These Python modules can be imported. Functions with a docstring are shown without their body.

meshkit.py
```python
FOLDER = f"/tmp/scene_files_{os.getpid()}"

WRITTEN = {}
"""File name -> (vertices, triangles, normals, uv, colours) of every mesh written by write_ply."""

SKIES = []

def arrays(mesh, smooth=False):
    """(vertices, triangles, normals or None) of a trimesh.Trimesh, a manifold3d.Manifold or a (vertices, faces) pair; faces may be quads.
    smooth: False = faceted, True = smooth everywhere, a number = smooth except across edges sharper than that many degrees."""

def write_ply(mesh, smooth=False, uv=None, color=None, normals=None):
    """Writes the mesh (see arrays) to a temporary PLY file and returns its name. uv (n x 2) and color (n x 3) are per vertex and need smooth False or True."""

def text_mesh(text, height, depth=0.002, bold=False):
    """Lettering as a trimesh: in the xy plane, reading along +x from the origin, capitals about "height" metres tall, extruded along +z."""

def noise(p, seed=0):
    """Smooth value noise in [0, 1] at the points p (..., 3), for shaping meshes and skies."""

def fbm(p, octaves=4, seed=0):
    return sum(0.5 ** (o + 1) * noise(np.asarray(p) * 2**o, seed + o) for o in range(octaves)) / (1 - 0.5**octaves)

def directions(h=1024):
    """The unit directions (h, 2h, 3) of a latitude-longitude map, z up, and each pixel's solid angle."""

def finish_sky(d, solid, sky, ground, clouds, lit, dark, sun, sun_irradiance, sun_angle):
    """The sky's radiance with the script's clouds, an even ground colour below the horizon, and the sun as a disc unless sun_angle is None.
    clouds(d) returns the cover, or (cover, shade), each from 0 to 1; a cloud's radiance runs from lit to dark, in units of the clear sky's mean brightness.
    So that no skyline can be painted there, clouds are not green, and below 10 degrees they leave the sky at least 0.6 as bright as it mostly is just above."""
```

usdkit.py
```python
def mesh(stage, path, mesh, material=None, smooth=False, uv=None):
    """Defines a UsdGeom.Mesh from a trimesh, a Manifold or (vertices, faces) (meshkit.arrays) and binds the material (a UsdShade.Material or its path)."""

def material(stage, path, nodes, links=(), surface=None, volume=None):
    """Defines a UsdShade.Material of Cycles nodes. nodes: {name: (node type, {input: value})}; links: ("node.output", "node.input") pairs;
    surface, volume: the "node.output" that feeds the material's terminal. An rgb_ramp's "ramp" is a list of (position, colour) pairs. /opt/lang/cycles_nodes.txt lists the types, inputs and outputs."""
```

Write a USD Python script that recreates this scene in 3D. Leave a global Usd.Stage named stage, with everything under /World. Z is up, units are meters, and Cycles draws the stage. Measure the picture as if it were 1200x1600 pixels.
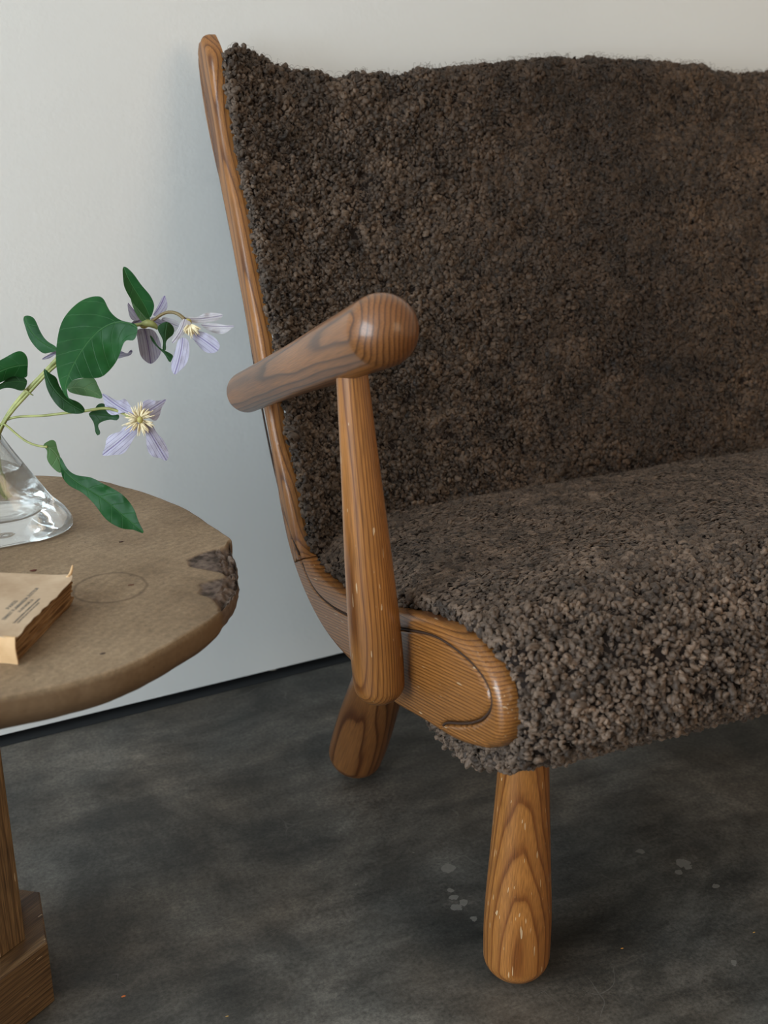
import math, random
import numpy as np, trimesh, shapely
from shapely.geometry import Polygon, LineString
from scipy.spatial import Delaunay, cKDTree
from scipy.interpolate import PchipInterpolator, CubicSpline
import usdkit, meshkit
from pxr import Usd, UsdGeom, UsdLux, UsdShade, Gf, Sdf, Vt

random.seed(7)
rng = np.random.default_rng(11)
stage = Usd.Stage.CreateInMemory()
UsdGeom.SetStageUpAxis(stage, 'Z')
UsdGeom.SetStageMetersPerUnit(stage, 1.0)
UsdGeom.Xform.Define(stage, '/World')

# ------------------------------------------------------------------ camera
EYE = np.array([0, 0, .84]); FPX = 1850.0; PITCH = math.radians(20.7); YAW = math.radians(24.0)
_fh = np.array([math.sin(YAW), math.cos(YAW), 0]); CR = np.array([math.cos(YAW), -math.sin(YAW), 0]); _z = np.array([0, 0, 1.])
CF = _fh * math.cos(PITCH) - _z * math.sin(PITCH); CU = _fh * math.sin(PITCH) + _z * math.cos(PITCH)
cam = UsdGeom.Camera.Define(stage, '/World/camera')
cam.CreateHorizontalApertureAttr(27.0); cam.CreateVerticalApertureAttr(36.0); cam.CreateFocalLengthAttr(27.0 * FPX / 1200)
cam.CreateFStopAttr(7.0); cam.CreateFocusDistanceAttr(1.14); cam.CreateExposureAttr(-.30)
cam.CreateClippingRangeAttr(Gf.Vec2f(.02, 100))
_m = np.eye(4); _m[0, :3] = CR; _m[1, :3] = CU; _m[2, :3] = -CF; _m[3, :3] = EYE
cam.AddTransformOp().Set(Gf.Matrix4d(_m.tolist()))

# ------------------------------------------------------------------ light: daylight from the left window, plus an added warm fill
def area_light(name, loc, rot, w, h, color, radiance):
    L = UsdLux.RectLight.Define(stage, '/World/' + name)
    L.CreateWidthAttr(w); L.CreateHeightAttr(h); L.CreateIntensityAttr(radiance); L.CreateColorAttr(Gf.Vec3f(*color))
    L.AddTranslateOp().Set(Gf.Vec3d(*loc)); L.AddRotateXYZOp().Set(Gf.Vec3f(*rot))
area_light('daylight_left', (-3.0, -.45, 1.50), (0, -90, 0), 2.4, 2.6, (.77, .905, 1.0), 11.8)
area_light('daylight_front', (1.9, -2.0, 1.75), (90, 0, 0), 1.6, 1.6, (1.0, .76, .53), 4.2)  # added warm fill from behind the camera, standing in for room bounce

# ------------------------------------------------------------------ helpers
def ray(px, py):
    return CF + CR * (px - 600) / FPX - CU * (py - 800) / FPX
def on_x(px, py, x):
    d = ray(px, py); return EYE + d * (x - EYE[0]) / d[0]
def on_z(px, py, z):
    d = ray(px, py); return EYE + d * (z - EYE[2]) / d[2]
def at(px, py, D):
    return EYE + ray(px, py) * D

used = {}
def numbered(path):
    n = used.get(path, 0); used[path] = n + 1
    return path if n == 0 else f'{path}_{n:03d}'
def tag(prim, label=None, cat=None, group=None, kind=None):
    p = prim.GetPrim() if hasattr(prim, 'GetPrim') else prim
    for k, v in (('label', label), ('category', cat), ('group', group), ('kind', kind)):
        if v: p.SetCustomDataByKey(k, v)
    return prim
BASE = {}
def thing(name, loc, label, cat, group=None):
    path = numbered('/World/' + name)
    x = UsdGeom.Xform.Define(stage, path); x.AddTranslateOp().Set(Gf.Vec3d(*map(float, loc)))
    BASE[path] = np.array(loc, float)
    tag(x, label, cat, group)
    return path
def top_of(path):
    return '/'.join(path.split('/')[:3])
def part(parent, name, mesh, mat, smooth=40, uv=None, label=None, kind=None):
    """One mesh under parent; the mesh is given in world coordinates."""
    path = numbered(parent + '/' + name)
    off = BASE.get(top_of(parent), np.zeros(3))
    v, f = (mesh.vertices, mesh.faces) if hasattr(mesh, 'vertices') else mesh
    m = usdkit.mesh(stage, path, (np.asarray(v) - off, f), mat, smooth=smooth, uv=uv)
    tag(m, label=label, kind=kind)
    return path
def struct(name, mesh, mat, smooth=False, label=None, cat=None):
    path = numbered('/World/' + name)
    m = usdkit.mesh(stage, path, mesh, mat, smooth=smooth)
    tag(m, label, cat, kind='structure')
    return path
def single(name, mesh, mat, label, cat, group=None, smooth=40, loc=(0, 0, 0), kind=None):
    path = numbered('/World/' + name)
    v, f = (mesh.vertices, mesh.faces) if hasattr(mesh, 'vertices') else mesh
    m = usdkit.mesh(stage, path, (np.asarray(v) - np.array(loc), f), mat, smooth=smooth)
    m.AddTranslateOp().Set(Gf.Vec3d(*map(float, loc)))
    tag(m, label, cat, group, kind)
    return path
def joined(ms):
    return trimesh.util.concatenate([trimesh.Trimesh(*(m if isinstance(m, tuple) else (m.vertices, m.faces)), process=False) for m in ms])
def unit(v):
    v = np.asarray(v, float); return v / np.linalg.norm(v)
def frame_of(a):
    a = unit(a); b = np.cross(a, [0, 0, 1.]) if abs(a[2]) < .9 else np.cross(a, [1., 0, 0]); b = unit(b)
    return b, np.cross(a, b), a
def lathe(profile, p0, axis, n=56, squash=1.0):
    """profile: (distance along the axis, radius) pairs, closed at both ends with r=0."""
    b, c, a = frame_of(axis); p0 = np.asarray(p0, float)
    ang = np.arange(n) * 2 * np.pi / n
    prof = np.asarray(profile, float); v = []; k = len(prof)
    for s, r in prof:
        v.append(p0 + a * s + r * (np.cos(ang)[:, None] * b + squash * np.sin(ang)[:, None] * c))
    v = np.vstack(v); f = []
    for i in range(k - 1):
        for j in range(n):
            q = i * n + j, i * n + (j + 1) % n, (i + 1) * n + (j + 1) % n, (i + 1) * n + j
            f += [(q[0], q[1], q[2]), (q[0], q[2], q[3])]
    m = trimesh.Trimesh(v, f, process=False); m.merge_vertices(); m.update_faces(m.nondegenerate_faces()); m.fix_normals()
    return m
def club(length, r0, r1, cap0=1.0, cap1=1.0, mid=None, n=40):
    """Profile of a turned club: radius r0 at the start, r1 at the end, rounded caps (cap: depth of the cap as a share of the radius)."""
    out = []
    for t in np.linspace(0, 1, 12)[:-1]:
        out.append((r0 * cap0 * (1 - math.cos(t * math.pi / 2)), r0 * math.sin(t * math.pi / 2)))
    s0, s1 = r0 * cap0, length - r1 * cap1
    xs = [0, 1] if mid is None else [0, *[m[0] for m in mid], 1]; ys = [r0, r1] if mid is None else [r0, *[m[1] for m in mid], r1]
    rr = PchipInterpolator(xs, ys)
    for t in np.linspace(0, 1, n):
        out.append((s0 + (s1 - s0) * t, float(rr(t))))
    for t in np.linspace(0, 1, 12)[1:]:
        out.append((s1 + r1 * cap1 * math.sin(t * math.pi / 2), r1 * math.cos(t * math.pi / 2)))
    return out
def tube(points, radii, n=10, fine=6):
    """A smooth round tube through the points."""
    p = np.asarray(points, float); t = np.r_[0, np.cumsum(np.linalg.norm(np.diff(p, axis=0), axis=1))]
    tt = np.linspace(0, t[-1], fine * (len(p) - 1) + 1)
    q = CubicSpline(t, p)(tt) if len(p) > 2 else p[0] + (p[1] - p[0]) * (tt / t[-1])[:, None]
    r = np.interp(tt, t, np.broadcast_to(radii, len(p)))
    d = np.gradient(q, axis=0); d /= np.linalg.norm(d, axis=1, keepdims=True)
    ref = frame_of(d[0])[0]; v = []; ang = np.arange(n) * 2 * np.pi / n
    for i in range(len(q)):
        ref = unit(ref - d[i] * (ref @ d[i])); c = np.cross(d[i], ref)
        v.append(q[i] + r[i] * (np.cos(ang)[:, None] * ref + np.sin(ang)[:, None] * c))
    k = len(q); v = np.vstack(v + [q[:1], q[-1:]]); f = []
    for i in range(k - 1):
        for j in range(n):
            a, b, c, e = i * n + j, i * n + (j + 1) % n, (i + 1) * n + (j + 1) % n, (i + 1) * n + j
            f += [(a, b, c), (a, c, e)]
    for j in range(n):
        f += [(k * n, (j + 1) % n, j), (k * n + 1, (k - 1) * n + j, (k - 1) * n + (j + 1) % n)]
    return trimesh.Trimesh(v, f, process=False)
def box(lo, hi):
    m = trimesh.creation.box(extents=np.subtract(hi, lo)); m.apply_translation((np.asarray(lo) + np.asarray(hi)) / 2); return m
def resample(pts, step, closed=False):
    p = np.asarray(pts, float)
    if closed: p = np.vstack([p, p[:1]])
    t = np.r_[0, np.cumsum(np.linalg.norm(np.diff(p, axis=0), axis=1))]
    n = max(3, int(round(t[-1] / step)))
    tt = np.linspace(0, t[-1], n + 1)
    q = np.stack([np.interp(tt, t, p[:, k]) for k in range(p.shape[1])], 1)
    return q[:-1] if closed else q
def smooth_line(pts, step, closed=False):
    p = np.asarray(pts, float)
    if closed: p = np.vstack([p, p[:1]])
    t = np.r_[0, np.cumsum(np.linalg.norm(np.diff(p, axis=0), axis=1) ** .5)]
    q = CubicSpline(t, p, bc_type='periodic' if closed else 'not-a-knot')(np.linspace(0, t[-1], 60 * len(p)))
    return resample(q[:-1] if closed else q, step, closed)

# ------------------------------------------------------------------ materials
def mat(name, nodes, links, surface='p.BSDF'):
    return usdkit.material(stage, '/World/Looks/' + name, nodes, links, surface=surface)
def lin(r, g, b):
    return tuple(((c / 255 + .055) / 1.055) ** 2.4 if c > 10 else c / 255 / 12.92 for c in (r, g, b))
def wood(name, pith, axis, spacing=.0035, light=(.50, .235, .078), dark=(.21, .068, .016), warp=.010, warp_scale=11, rough=.34, coat=.35, contrast=1.0, fleck=0.0, base=np.zeros(3), stretch=.14, fib=.25):
    """Solid wood: growth rings about a pith line (world point and direction), so that every face shows the grain its own cut would."""
    b, c, a = frame_of(axis); o = np.asarray(pith, float) - base
    d2 = tuple(l + (k - l) * contrast for l, k in zip(light, dark))
    mid = tuple(.62 * l + .38 * k for l, k in zip(light, d2))
    N = {'tc': ('texture_coordinate', {}), 'o': ('vector_math', {'math_type': 'subtract', 'vector2': tuple(o)}),
         'u': ('vector_math', {'math_type': 'dot_product', 'vector2': tuple(b)}), 'v': ('vector_math', {'math_type': 'dot_product', 'vector2': tuple(c)}),
         's': ('vector_math', {'math_type': 'dot_product', 'vector2': tuple(a)}),
         'sl': ('math', {'math_type': 'multiply', 'value2': stretch}), 'q': ('combine_xyz', {}), 'r2': ('combine_xyz', {'z': 0.0}),
         'n': ('noise_texture', {'scale': warp_scale, 'detail': 2.0, 'roughness': .45}), 'len': ('vector_math', {'math_type': 'length'}),
         'w': ('math', {'math_type': 'multiply_add', 'value2': warp * 2, 'value3': -warp}), 'rr': ('math', {'math_type': 'add'}),
         'n1': ('noise_texture', {'scale': 60.0, 'detail': 1.0}), 'w1': ('math', {'math_type': 'multiply_add', 'value2': spacing * .9, 'value3': 0.0}), 'rr1': ('math', {'math_type': 'add'}),
         't': ('math', {'math_type': 'divide', 'value2': spacing}), 'fr': ('math', {'math_type': 'fraction'}),
         'ramp': ('rgb_ramp', {'ramp': [(0, mid), (.08, light), (.45, light), (.74, mid), (.90, d2), (.96, d2), (1, mid)]}),
         'sf': ('math', {'math_type': 'multiply', 'value2': .03}), 'qf': ('combine_xyz', {}), 'fib': ('noise_texture', {'scale': 1100.0, 'detail': 1.0}),
         'fm': ('map_range', {'from_min': .3, 'from_max': .7, 'to_min': 1 - fib, 'to_max': 1 + fib * .6}), 'mx': ('mix', {'mix_type': 'multiply', 'fac': 1.0}),
         'big': ('noise_texture', {'scale': 7.0, 'detail': 2.0}), 'bm': ('map_range', {'from_min': .3, 'from_max': .7, 'to_min': .82, 'to_max': 1.14}), 'mx2': ('mix', {'mix_type': 'multiply', 'fac': 1.0}),
         'bump': ('bump', {'strength': .12, 'distance': .001}),
         'sc': ('noise_texture', {'scale': 420.0, 'detail': 0.0}), 'scm': ('map_range', {'from_min': .845 - .13 * fleck, 'from_max': .86 - .13 * fleck, 'to_min': 0.0, 'to_max': .55, 'clamp': True}), 'mx3': ('mix', {'mix_type': 'mix', 'color2': (.62, .47, .30)}),
         'p': ('principled_bsdf', {'roughness': rough, 'coat_weight': coat, 'coat_roughness': .16, 'specular_ior_level': .45})}
    L = [('tc.object', 'o.vector1'), ('o.vector', 'u.vector1'), ('o.vector', 'v.vector1'), ('o.vector', 's.vector1'),
         ('s.value', 'sl.value1'), ('u.value', 'q.x'), ('v.value', 'q.y'), ('sl.value', 'q.z'), ('q.vector', 'n.vector'), ('q.vector', 'n1.vector'),
         ('u.value', 'r2.x'), ('v.value', 'r2.y'), ('r2.vector', 'len.vector1'), ('n.fac', 'w.value1'), ('len.value', 'rr.value1'), ('w.value', 'rr.value2'),
         ('n1.fac', 'w1.value1'), ('rr.value', 'rr1.value1'), ('w1.value', 'rr1.value2'),
         ('rr1.value', 't.value1'), ('t.value', 'fr.value1'), ('fr.value', 'ramp.fac'),
         ('s.value', 'sf.value1'), ('u.value', 'qf.x'), ('v.value', 'qf.y'), ('sf.value', 'qf.z'), ('qf.vector', 'fib.vector'), ('fib.fac', 'fm.value'),
         ('ramp.color', 'mx.color1'), ('fm.result', 'mx.color2'), ('q.vector', 'big.vector'), ('big.fac', 'bm.value'), ('mx.color', 'mx2.color1'), ('bm.result', 'mx2.color2'),
         ('fib.fac', 'bump.height'), ('bump.normal', 'p.normal')]
    if fleck:
        L += [('q.vector', 'sc.vector'), ('sc.fac', 'scm.value'), ('scm.result', 'mx3.fac'), ('mx2.color', 'mx3.color1'), ('mx3.color', 'p.base_color')]
    else:
        for k in ('sc', 'scm', 'mx3'): N.pop(k)
        L += [('mx2.color', 'p.base_color')]
    return mat(name, N, L)

plaster = mat('wall_plaster', {'tc': ('texture_coordinate', {}), 'n': ('noise_texture', {'scale': 160.0, 'detail': 4.0}), 'n2': ('noise_texture', {'scale': 1.6, 'detail': 2.0}),
    'r': ('rgb_ramp', {'ramp': [(.3, (.73, .725, .71)), (.7, (.79, .785, .77))]}), 'b': ('bump', {'strength': .10, 'distance': .002}), 'p': ('principled_bsdf', {'roughness': .85, 'specular_ior_level': .2})},
    [('tc.object', 'n.vector'), ('tc.object', 'n2.vector'), ('n2.fac', 'r.fac'), ('r.color', 'p.base_color'), ('n.fac', 'b.height'), ('b.normal', 'p.normal')])
dark_gap = mat('dark_strip', {'p': ('principled_bsdf', {'base_color': (.012, .013, .014), 'roughness': .9})}, [])
warm_wall = mat('warm_room_wall', {'p': ('principled_bsdf', {'base_color': (.50, .42, .33), 'roughness': .8})}, [])
white_paint = mat('white_paint', {'p': ('principled_bsdf', {'base_color': (.7, .7, .68), 'roughness': .5})}, [])

CHIPS = [(1066, 1348, .0075), (1074, 1354, .005), (1061, 1363, .004), (724, 1410, .0050), (713, 1418, .0052), (709, 1402, .0038), (705, 1392, .0034), (741, 1436, .003), (1118, 1384, .0035), (1002, 1330, .004), (700, 1357, .008), (1147, 1505, .003)]
CHIP_NODES = {'cnz': ('noise_texture', {'scale': 130.0, 'detail': 3.0}), 'cna': ('math', {'math_type': 'multiply_add', 'value2': .012, 'value3': -.006}), 'cz': ('math', {'math_type': 'multiply', 'value2': .6}), 'x8': ('mix', {'color2': (.21, .195, .175)})}
CHIP_LINKS = [('tc.object', 'cnz.vector'), ('cnz.fac', 'cna.value1')]
for _i, (_x, _y, _r) in enumerate(CHIPS):
    CHIP_NODES |= {f'cd{_i}': ('vector_math', {'math_type': 'distance', 'vector2': tuple(on_z(_x, _y, 0))}), f'ca{_i}': ('math', {'math_type': 'add'}), f'cl{_i}': ('math', {'math_type': 'less_than', 'value2': _r})}
    CHIP_LINKS += [('tc.object', f'cd{_i}.vector1'), (f'cd{_i}.value', f'ca{_i}.value1'), ('cna.value', f'ca{_i}.value2'), (f'ca{_i}.value', f'cl{_i}.value1')]
    if _i:
        CHIP_NODES[f'cm{_i}'] = ('math', {'math_type': 'maximum'}); CHIP_LINKS += [(f'cl{_i}.value', f'cm{_i}.value1'), (f'cm{_i - 1}.value' if _i > 1 else 'cl0.value', f'cm{_i}.value2')]
CHIP_LINKS += [(f'cm{len(CHIPS) - 1}.value', 'cz.value1'), ('cz.value', 'x8.fac')]
concrete = mat('polished_concrete', {**CHIP_NODES, 'w9': ('noise_texture', {'scale': 5.0, 'detail': 3.0}), 'wx2': ('mix', {'mix_type': 'linear_light', 'fac': .10}), 've': ('voronoi_texture', {'feature': 'distance_to_edge', 'scale': 7.0}), 'ven': ('noise_texture', {'scale': 13.0, 'detail': 2.0}), 'vem': ('map_range', {'from_min': .56, 'from_max': .72, 'to_min': 0.0, 'to_max': .006, 'clamp': True}), 'vel': ('math', {'math_type': 'less_than'}), 'vex': ('math', {'math_type': 'multiply', 'value2': .28}), 'x9': ('mix', {'color2': (.19, .175, .155)}),
    'tc': ('texture_coordinate', {}),
    'n1': ('noise_texture', {'scale': 4.2, 'detail': 8.0, 'roughness': .70, 'distortion': .5}), 'r1': ('rgb_ramp', {'ramp': [(.30, (.026, .026, .024)), (.44, (.055, .052, .047)), (.56, (.096, .089, .080)), (.70, (.170, .158, .142))]}),
    'm2': ('mapping', {'rotation': (0, 0, .5), 'scale': (1.0, 3.4, 1.0)}), 'n2': ('noise_texture', {'scale': 9.0, 'detail': 6.0, 'roughness': .7}), 'r2': ('map_range', {'from_min': .3, 'from_max': .72, 'to_min': .6, 'to_max': 1.45}), 'x2': ('mix', {'mix_type': 'multiply', 'fac': 1.0}),
    'n3': ('noise_texture', {'scale': 230.0, 'detail': 3.0, 'roughness': .7}), 'r3': ('map_range', {'from_min': .3, 'from_max': .7, 'to_min': .66, 'to_max': 1.38}), 'x3': ('mix', {'mix_type': 'multiply', 'fac': 1.0}),
    'n4': ('noise_texture', {'scale': 5.0, 'detail': 3.0}), 'r4': ('rgb_ramp', {'ramp': [(.35, (1.14, 1.0, .86)), (.62, (.98, 1.0, .99))]}), 'x4': ('mix', {'mix_type': 'multiply', 'fac': .8}),
    'v5': ('voronoi_texture', {'scale': 42.0, 'randomness': 1.0}), 'w5': ('noise_texture', {'scale': 90.0, 'detail': 2.0}), 'wx': ('mix', {'mix_type': 'linear_light', 'fac': .012}),
    'g5': ('noise_texture', {'scale': 3.1, 'detail': 1.0}), 'gm': ('map_range', {'from_min': .52, 'from_max': .72, 'to_min': 0.0, 'to_max': .085, 'clamp': True}), 'l5': ('math', {'math_type': 'less_than'}), 'lm': ('math', {'math_type': 'multiply', 'value2': .75}), 'x5': ('mix', {'color2': (.20, .185, .165)}),
    'sp': ('voronoi_texture', {'scale': 95.0, 'randomness': 1.0}), 'sl': ('math', {'math_type': 'less_than', 'value2': .035}), 'sm': ('math', {'math_type': 'multiply', 'value2': .5}), 'x6': ('mix', {'color2': (.22, .22, .2)}),
    'rr': ('map_range', {'from_min': .3, 'from_max': .7, 'to_min': .42, 'to_max': .62}), 'b': ('bump', {'strength': .08, 'distance': .002}), 'p': ('principled_bsdf', {'specular_ior_level': .35})},
    [('tc.object', 'n1.vector'), ('n1.fac', 'r1.fac'), ('tc.object', 'm2.vector'), ('m2.vector', 'n2.vector'), ('n2.fac', 'r2.value'), ('r1.color', 'x2.color1'), ('r2.result', 'x2.color2'),
     ('tc.object', 'n3.vector'), ('n3.fac', 'r3.value'), ('x2.color', 'x3.color1'), ('r3.result', 'x3.color2'), ('tc.object', 'n4.vector'), ('n4.fac', 'r4.fac'), ('x3.color', 'x4.color1'), ('r4.color', 'x4.color2'),
     ('tc.object', 'w5.vector'), ('tc.object', 'wx.color1'), ('w5.color', 'wx.color2'), ('wx.color', 'v5.vector'), ('tc.object', 'g5.vector'), ('g5.fac', 'gm.value'), ('v5.distance', 'l5.value1'), ('gm.result', 'l5.value2'), ('l5.value', 'lm.value1'), ('lm.value', 'x5.fac'), ('x4.color', 'x5.color1'),
     ('wx.color', 'sp.vector'), ('sp.distance', 'sl.value1'), ('sl.value', 'sm.value1'), ('sm.value', 'x6.fac'), ('x5.color', 'x6.color1'), ('x6.color', 'x9.color1'), ('x9.color', 'x8.color1'), ('wx2.color', 've.vector'), ('tc.object', 'wx2.color1'), ('w9.color', 'wx2.color2'), ('tc.object', 'w9.vector'), ('ve.distance', 'vel.value1'), ('tc.object', 'ven.vector'), ('ven.fac', 'vem.value'), ('vem.result', 'vel.value2'), ('vel.value', 'vex.value1'), ('vex.value', 'x9.fac'), ('x8.color', 'p.base_color'),
     *CHIP_LINKS, ('n2.fac', 'rr.value'), ('rr.result', 'p.roughness'), ('n3.fac', 'b.height'), ('b.normal', 'p.normal')])

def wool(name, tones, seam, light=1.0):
    """Brown wool: strands along each lock, every lock its own tone, and a colour ramp along x, stepping where two skins meet."""
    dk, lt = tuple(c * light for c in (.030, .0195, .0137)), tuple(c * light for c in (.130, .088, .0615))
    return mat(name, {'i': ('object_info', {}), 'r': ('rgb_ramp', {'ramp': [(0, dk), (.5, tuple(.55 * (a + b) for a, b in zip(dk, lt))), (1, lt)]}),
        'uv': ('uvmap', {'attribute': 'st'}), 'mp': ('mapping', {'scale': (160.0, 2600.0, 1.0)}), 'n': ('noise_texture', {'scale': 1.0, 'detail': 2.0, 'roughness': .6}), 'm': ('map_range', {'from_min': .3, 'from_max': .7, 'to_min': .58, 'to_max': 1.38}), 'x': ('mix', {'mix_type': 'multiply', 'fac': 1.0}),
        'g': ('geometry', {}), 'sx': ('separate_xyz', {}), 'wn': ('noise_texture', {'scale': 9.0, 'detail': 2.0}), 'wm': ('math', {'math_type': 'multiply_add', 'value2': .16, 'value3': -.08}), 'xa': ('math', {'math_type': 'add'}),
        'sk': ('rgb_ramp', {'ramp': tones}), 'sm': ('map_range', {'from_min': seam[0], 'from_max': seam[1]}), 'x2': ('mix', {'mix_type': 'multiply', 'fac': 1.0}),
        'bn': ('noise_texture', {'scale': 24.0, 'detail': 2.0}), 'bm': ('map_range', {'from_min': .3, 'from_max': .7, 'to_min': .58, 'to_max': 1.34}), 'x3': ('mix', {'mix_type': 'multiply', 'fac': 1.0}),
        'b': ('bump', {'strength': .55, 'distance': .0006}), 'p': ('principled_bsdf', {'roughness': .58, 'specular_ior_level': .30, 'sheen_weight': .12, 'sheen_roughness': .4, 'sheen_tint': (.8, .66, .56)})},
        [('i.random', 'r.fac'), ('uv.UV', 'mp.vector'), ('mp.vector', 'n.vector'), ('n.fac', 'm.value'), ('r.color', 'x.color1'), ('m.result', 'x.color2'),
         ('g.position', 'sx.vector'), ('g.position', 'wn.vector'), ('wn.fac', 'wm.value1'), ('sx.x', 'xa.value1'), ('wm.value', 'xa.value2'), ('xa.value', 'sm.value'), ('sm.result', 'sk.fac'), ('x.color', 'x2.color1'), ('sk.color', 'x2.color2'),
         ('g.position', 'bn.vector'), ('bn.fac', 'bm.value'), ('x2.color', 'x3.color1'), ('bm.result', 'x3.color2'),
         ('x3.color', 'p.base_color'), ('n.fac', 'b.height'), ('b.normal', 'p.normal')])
wool_back = wool('brown_wool_back', [(0, (1.0, 1.0, 1.0)), (.22, (.97, .93, .88)), (.40, (.72, .64, .56)), (.58, (.46, .385, .315)), (.655, (.46, .385, .315)), (.68, (.76, .65, .53)), (1, (.80, .68, .55))], (.40, 1.32), .86)  # wool colour gets darker towards the right, then steps lighter
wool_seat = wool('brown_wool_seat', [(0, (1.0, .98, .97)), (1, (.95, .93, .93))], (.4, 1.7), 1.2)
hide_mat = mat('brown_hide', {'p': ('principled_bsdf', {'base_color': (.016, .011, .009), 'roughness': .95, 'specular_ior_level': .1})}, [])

# ------------------------------------------------------------------ the room
W0, W1 = np.array([.089, 1.444]), np.array([.584, 1.478])
wd = unit(W1 - W0); wn = np.array([-wd[1], wd[0]])
def wall_slab(s0, s1, z0, z1, d0, d1):
    c = [W0 + wd * s + wn * d for d in (d0, d1) for s in (s0, s1)]
    v = [(*c[i], z) for z in (z0, z1) for i in (0, 1, 3, 2)]
    return trimesh.convex.convex_hull(np.array(v))
struct('floor', box((-3.2, -2.3, -.1), (3.4, 2.2, 0)), concrete)
struct('wall_back', wall_slab(-3.18, 3.1, .013, 3.2, 0, .12), plaster)
struct('trim_1', wall_slab(-3.18, 3.1, 0, .0015, -.008, .1), dark_gap)  # flat dark strip in the gap under the wall, reaching onto the floor
struct('wall_left', box((-3.2, -2.2, 0), (-3.1, 1.6, 3.2)), plaster)
struct('wall_right', box((3.2, -2.2, 0), (3.3, 1.9, 3.2)), warm_wall)
struct('wall_front', box((-3.1, -2.2, 0), (3.2, -2.1, 3.2)), warm_wall)
struct('ceiling', box((-3.2, -2.2, 3.2), (3.3, 2.0, 3.3)), plaster)
def window(n, lo, hi, along):
    path = numbered(f'/World/window_{n}')
    x = UsdGeom.Xform.Define(stage, path); tag(x, kind='structure')
    lo, hi = np.array(lo, float), np.array(hi, float); k = 0 if along == 'x' else 1; e = .05; o = np.zeros(3); o[k] = e
    def bar(a, b): part(path, 'window_bar', box(np.minimum(a, b), np.maximum(a, b)), white_paint, smooth=False)
    a = lo.copy(); b = hi.copy(); b[k] = lo[k] + e; bar(a, b)
    a = lo.copy(); a[k] = hi[k] - e; bar(a, hi)
    b = hi.copy(); b[2] = lo[2] + e; bar(lo, b)
    a = lo.copy(); a[2] = hi[2] - e; bar(a, hi)
    m = (lo[k] + hi[k]) / 2; a = lo.copy(); b = hi.copy(); a[k], b[k] = m - .025, m + .025; bar(a, b)
    m = (lo[2] + hi[2]) / 2; a = lo.copy(); b = hi.copy(); a[2], b[2] = m - .02, m + .02; bar(a, b)
window(1, (-3.1, -1.8, .25), (-2.96, .9, 2.75), 'y')
window(2, (1.05, -2.1, .9), (2.75, -1.97, 2.6), 'x')  # unseen window frame added around the warm fill light

# ------------------------------------------------------------------ the sofa
SB = np.array([1.075, 1.0, 0.0])
sofa = thing('sofa', SB, 'dark brown curly sheepskin sofa with honey-coloured turned wooden frame against the white wall', 'sofa')
XL, XR = .40, 1.75
def yz(pts):
    return np.array([on_x(px, py, XL)[1:] for px, py in pts])
outer_px = [(308, 78), (308, 92), (318, 170), (345, 300), (372, 440), (400, 590), (415, 660), (437, 790), (455, 870), (475, 925), (500, 975), (525, 1010), (547, 1034), (580, 1066), (612, 1097),
            (650, 1120), (690, 1145), (718, 1160), (748, 1169)]
fur_px = [(776, 1169), (796, 1154), (807, 1124), (803, 1087), (793, 1052), (768, 1014), (740, 987), (700, 965), (660, 951), (620, 945), (580, 938), (543, 918), (512, 895), (489, 866),
          (479, 838), (464, 758), (449, 688), (424, 538), (404, 428), (384, 318), (364, 218), (350, 120), (344, 80)]
FURSIDE = -1
XF = .4125                                                         # where the fur begins beside the board
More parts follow.
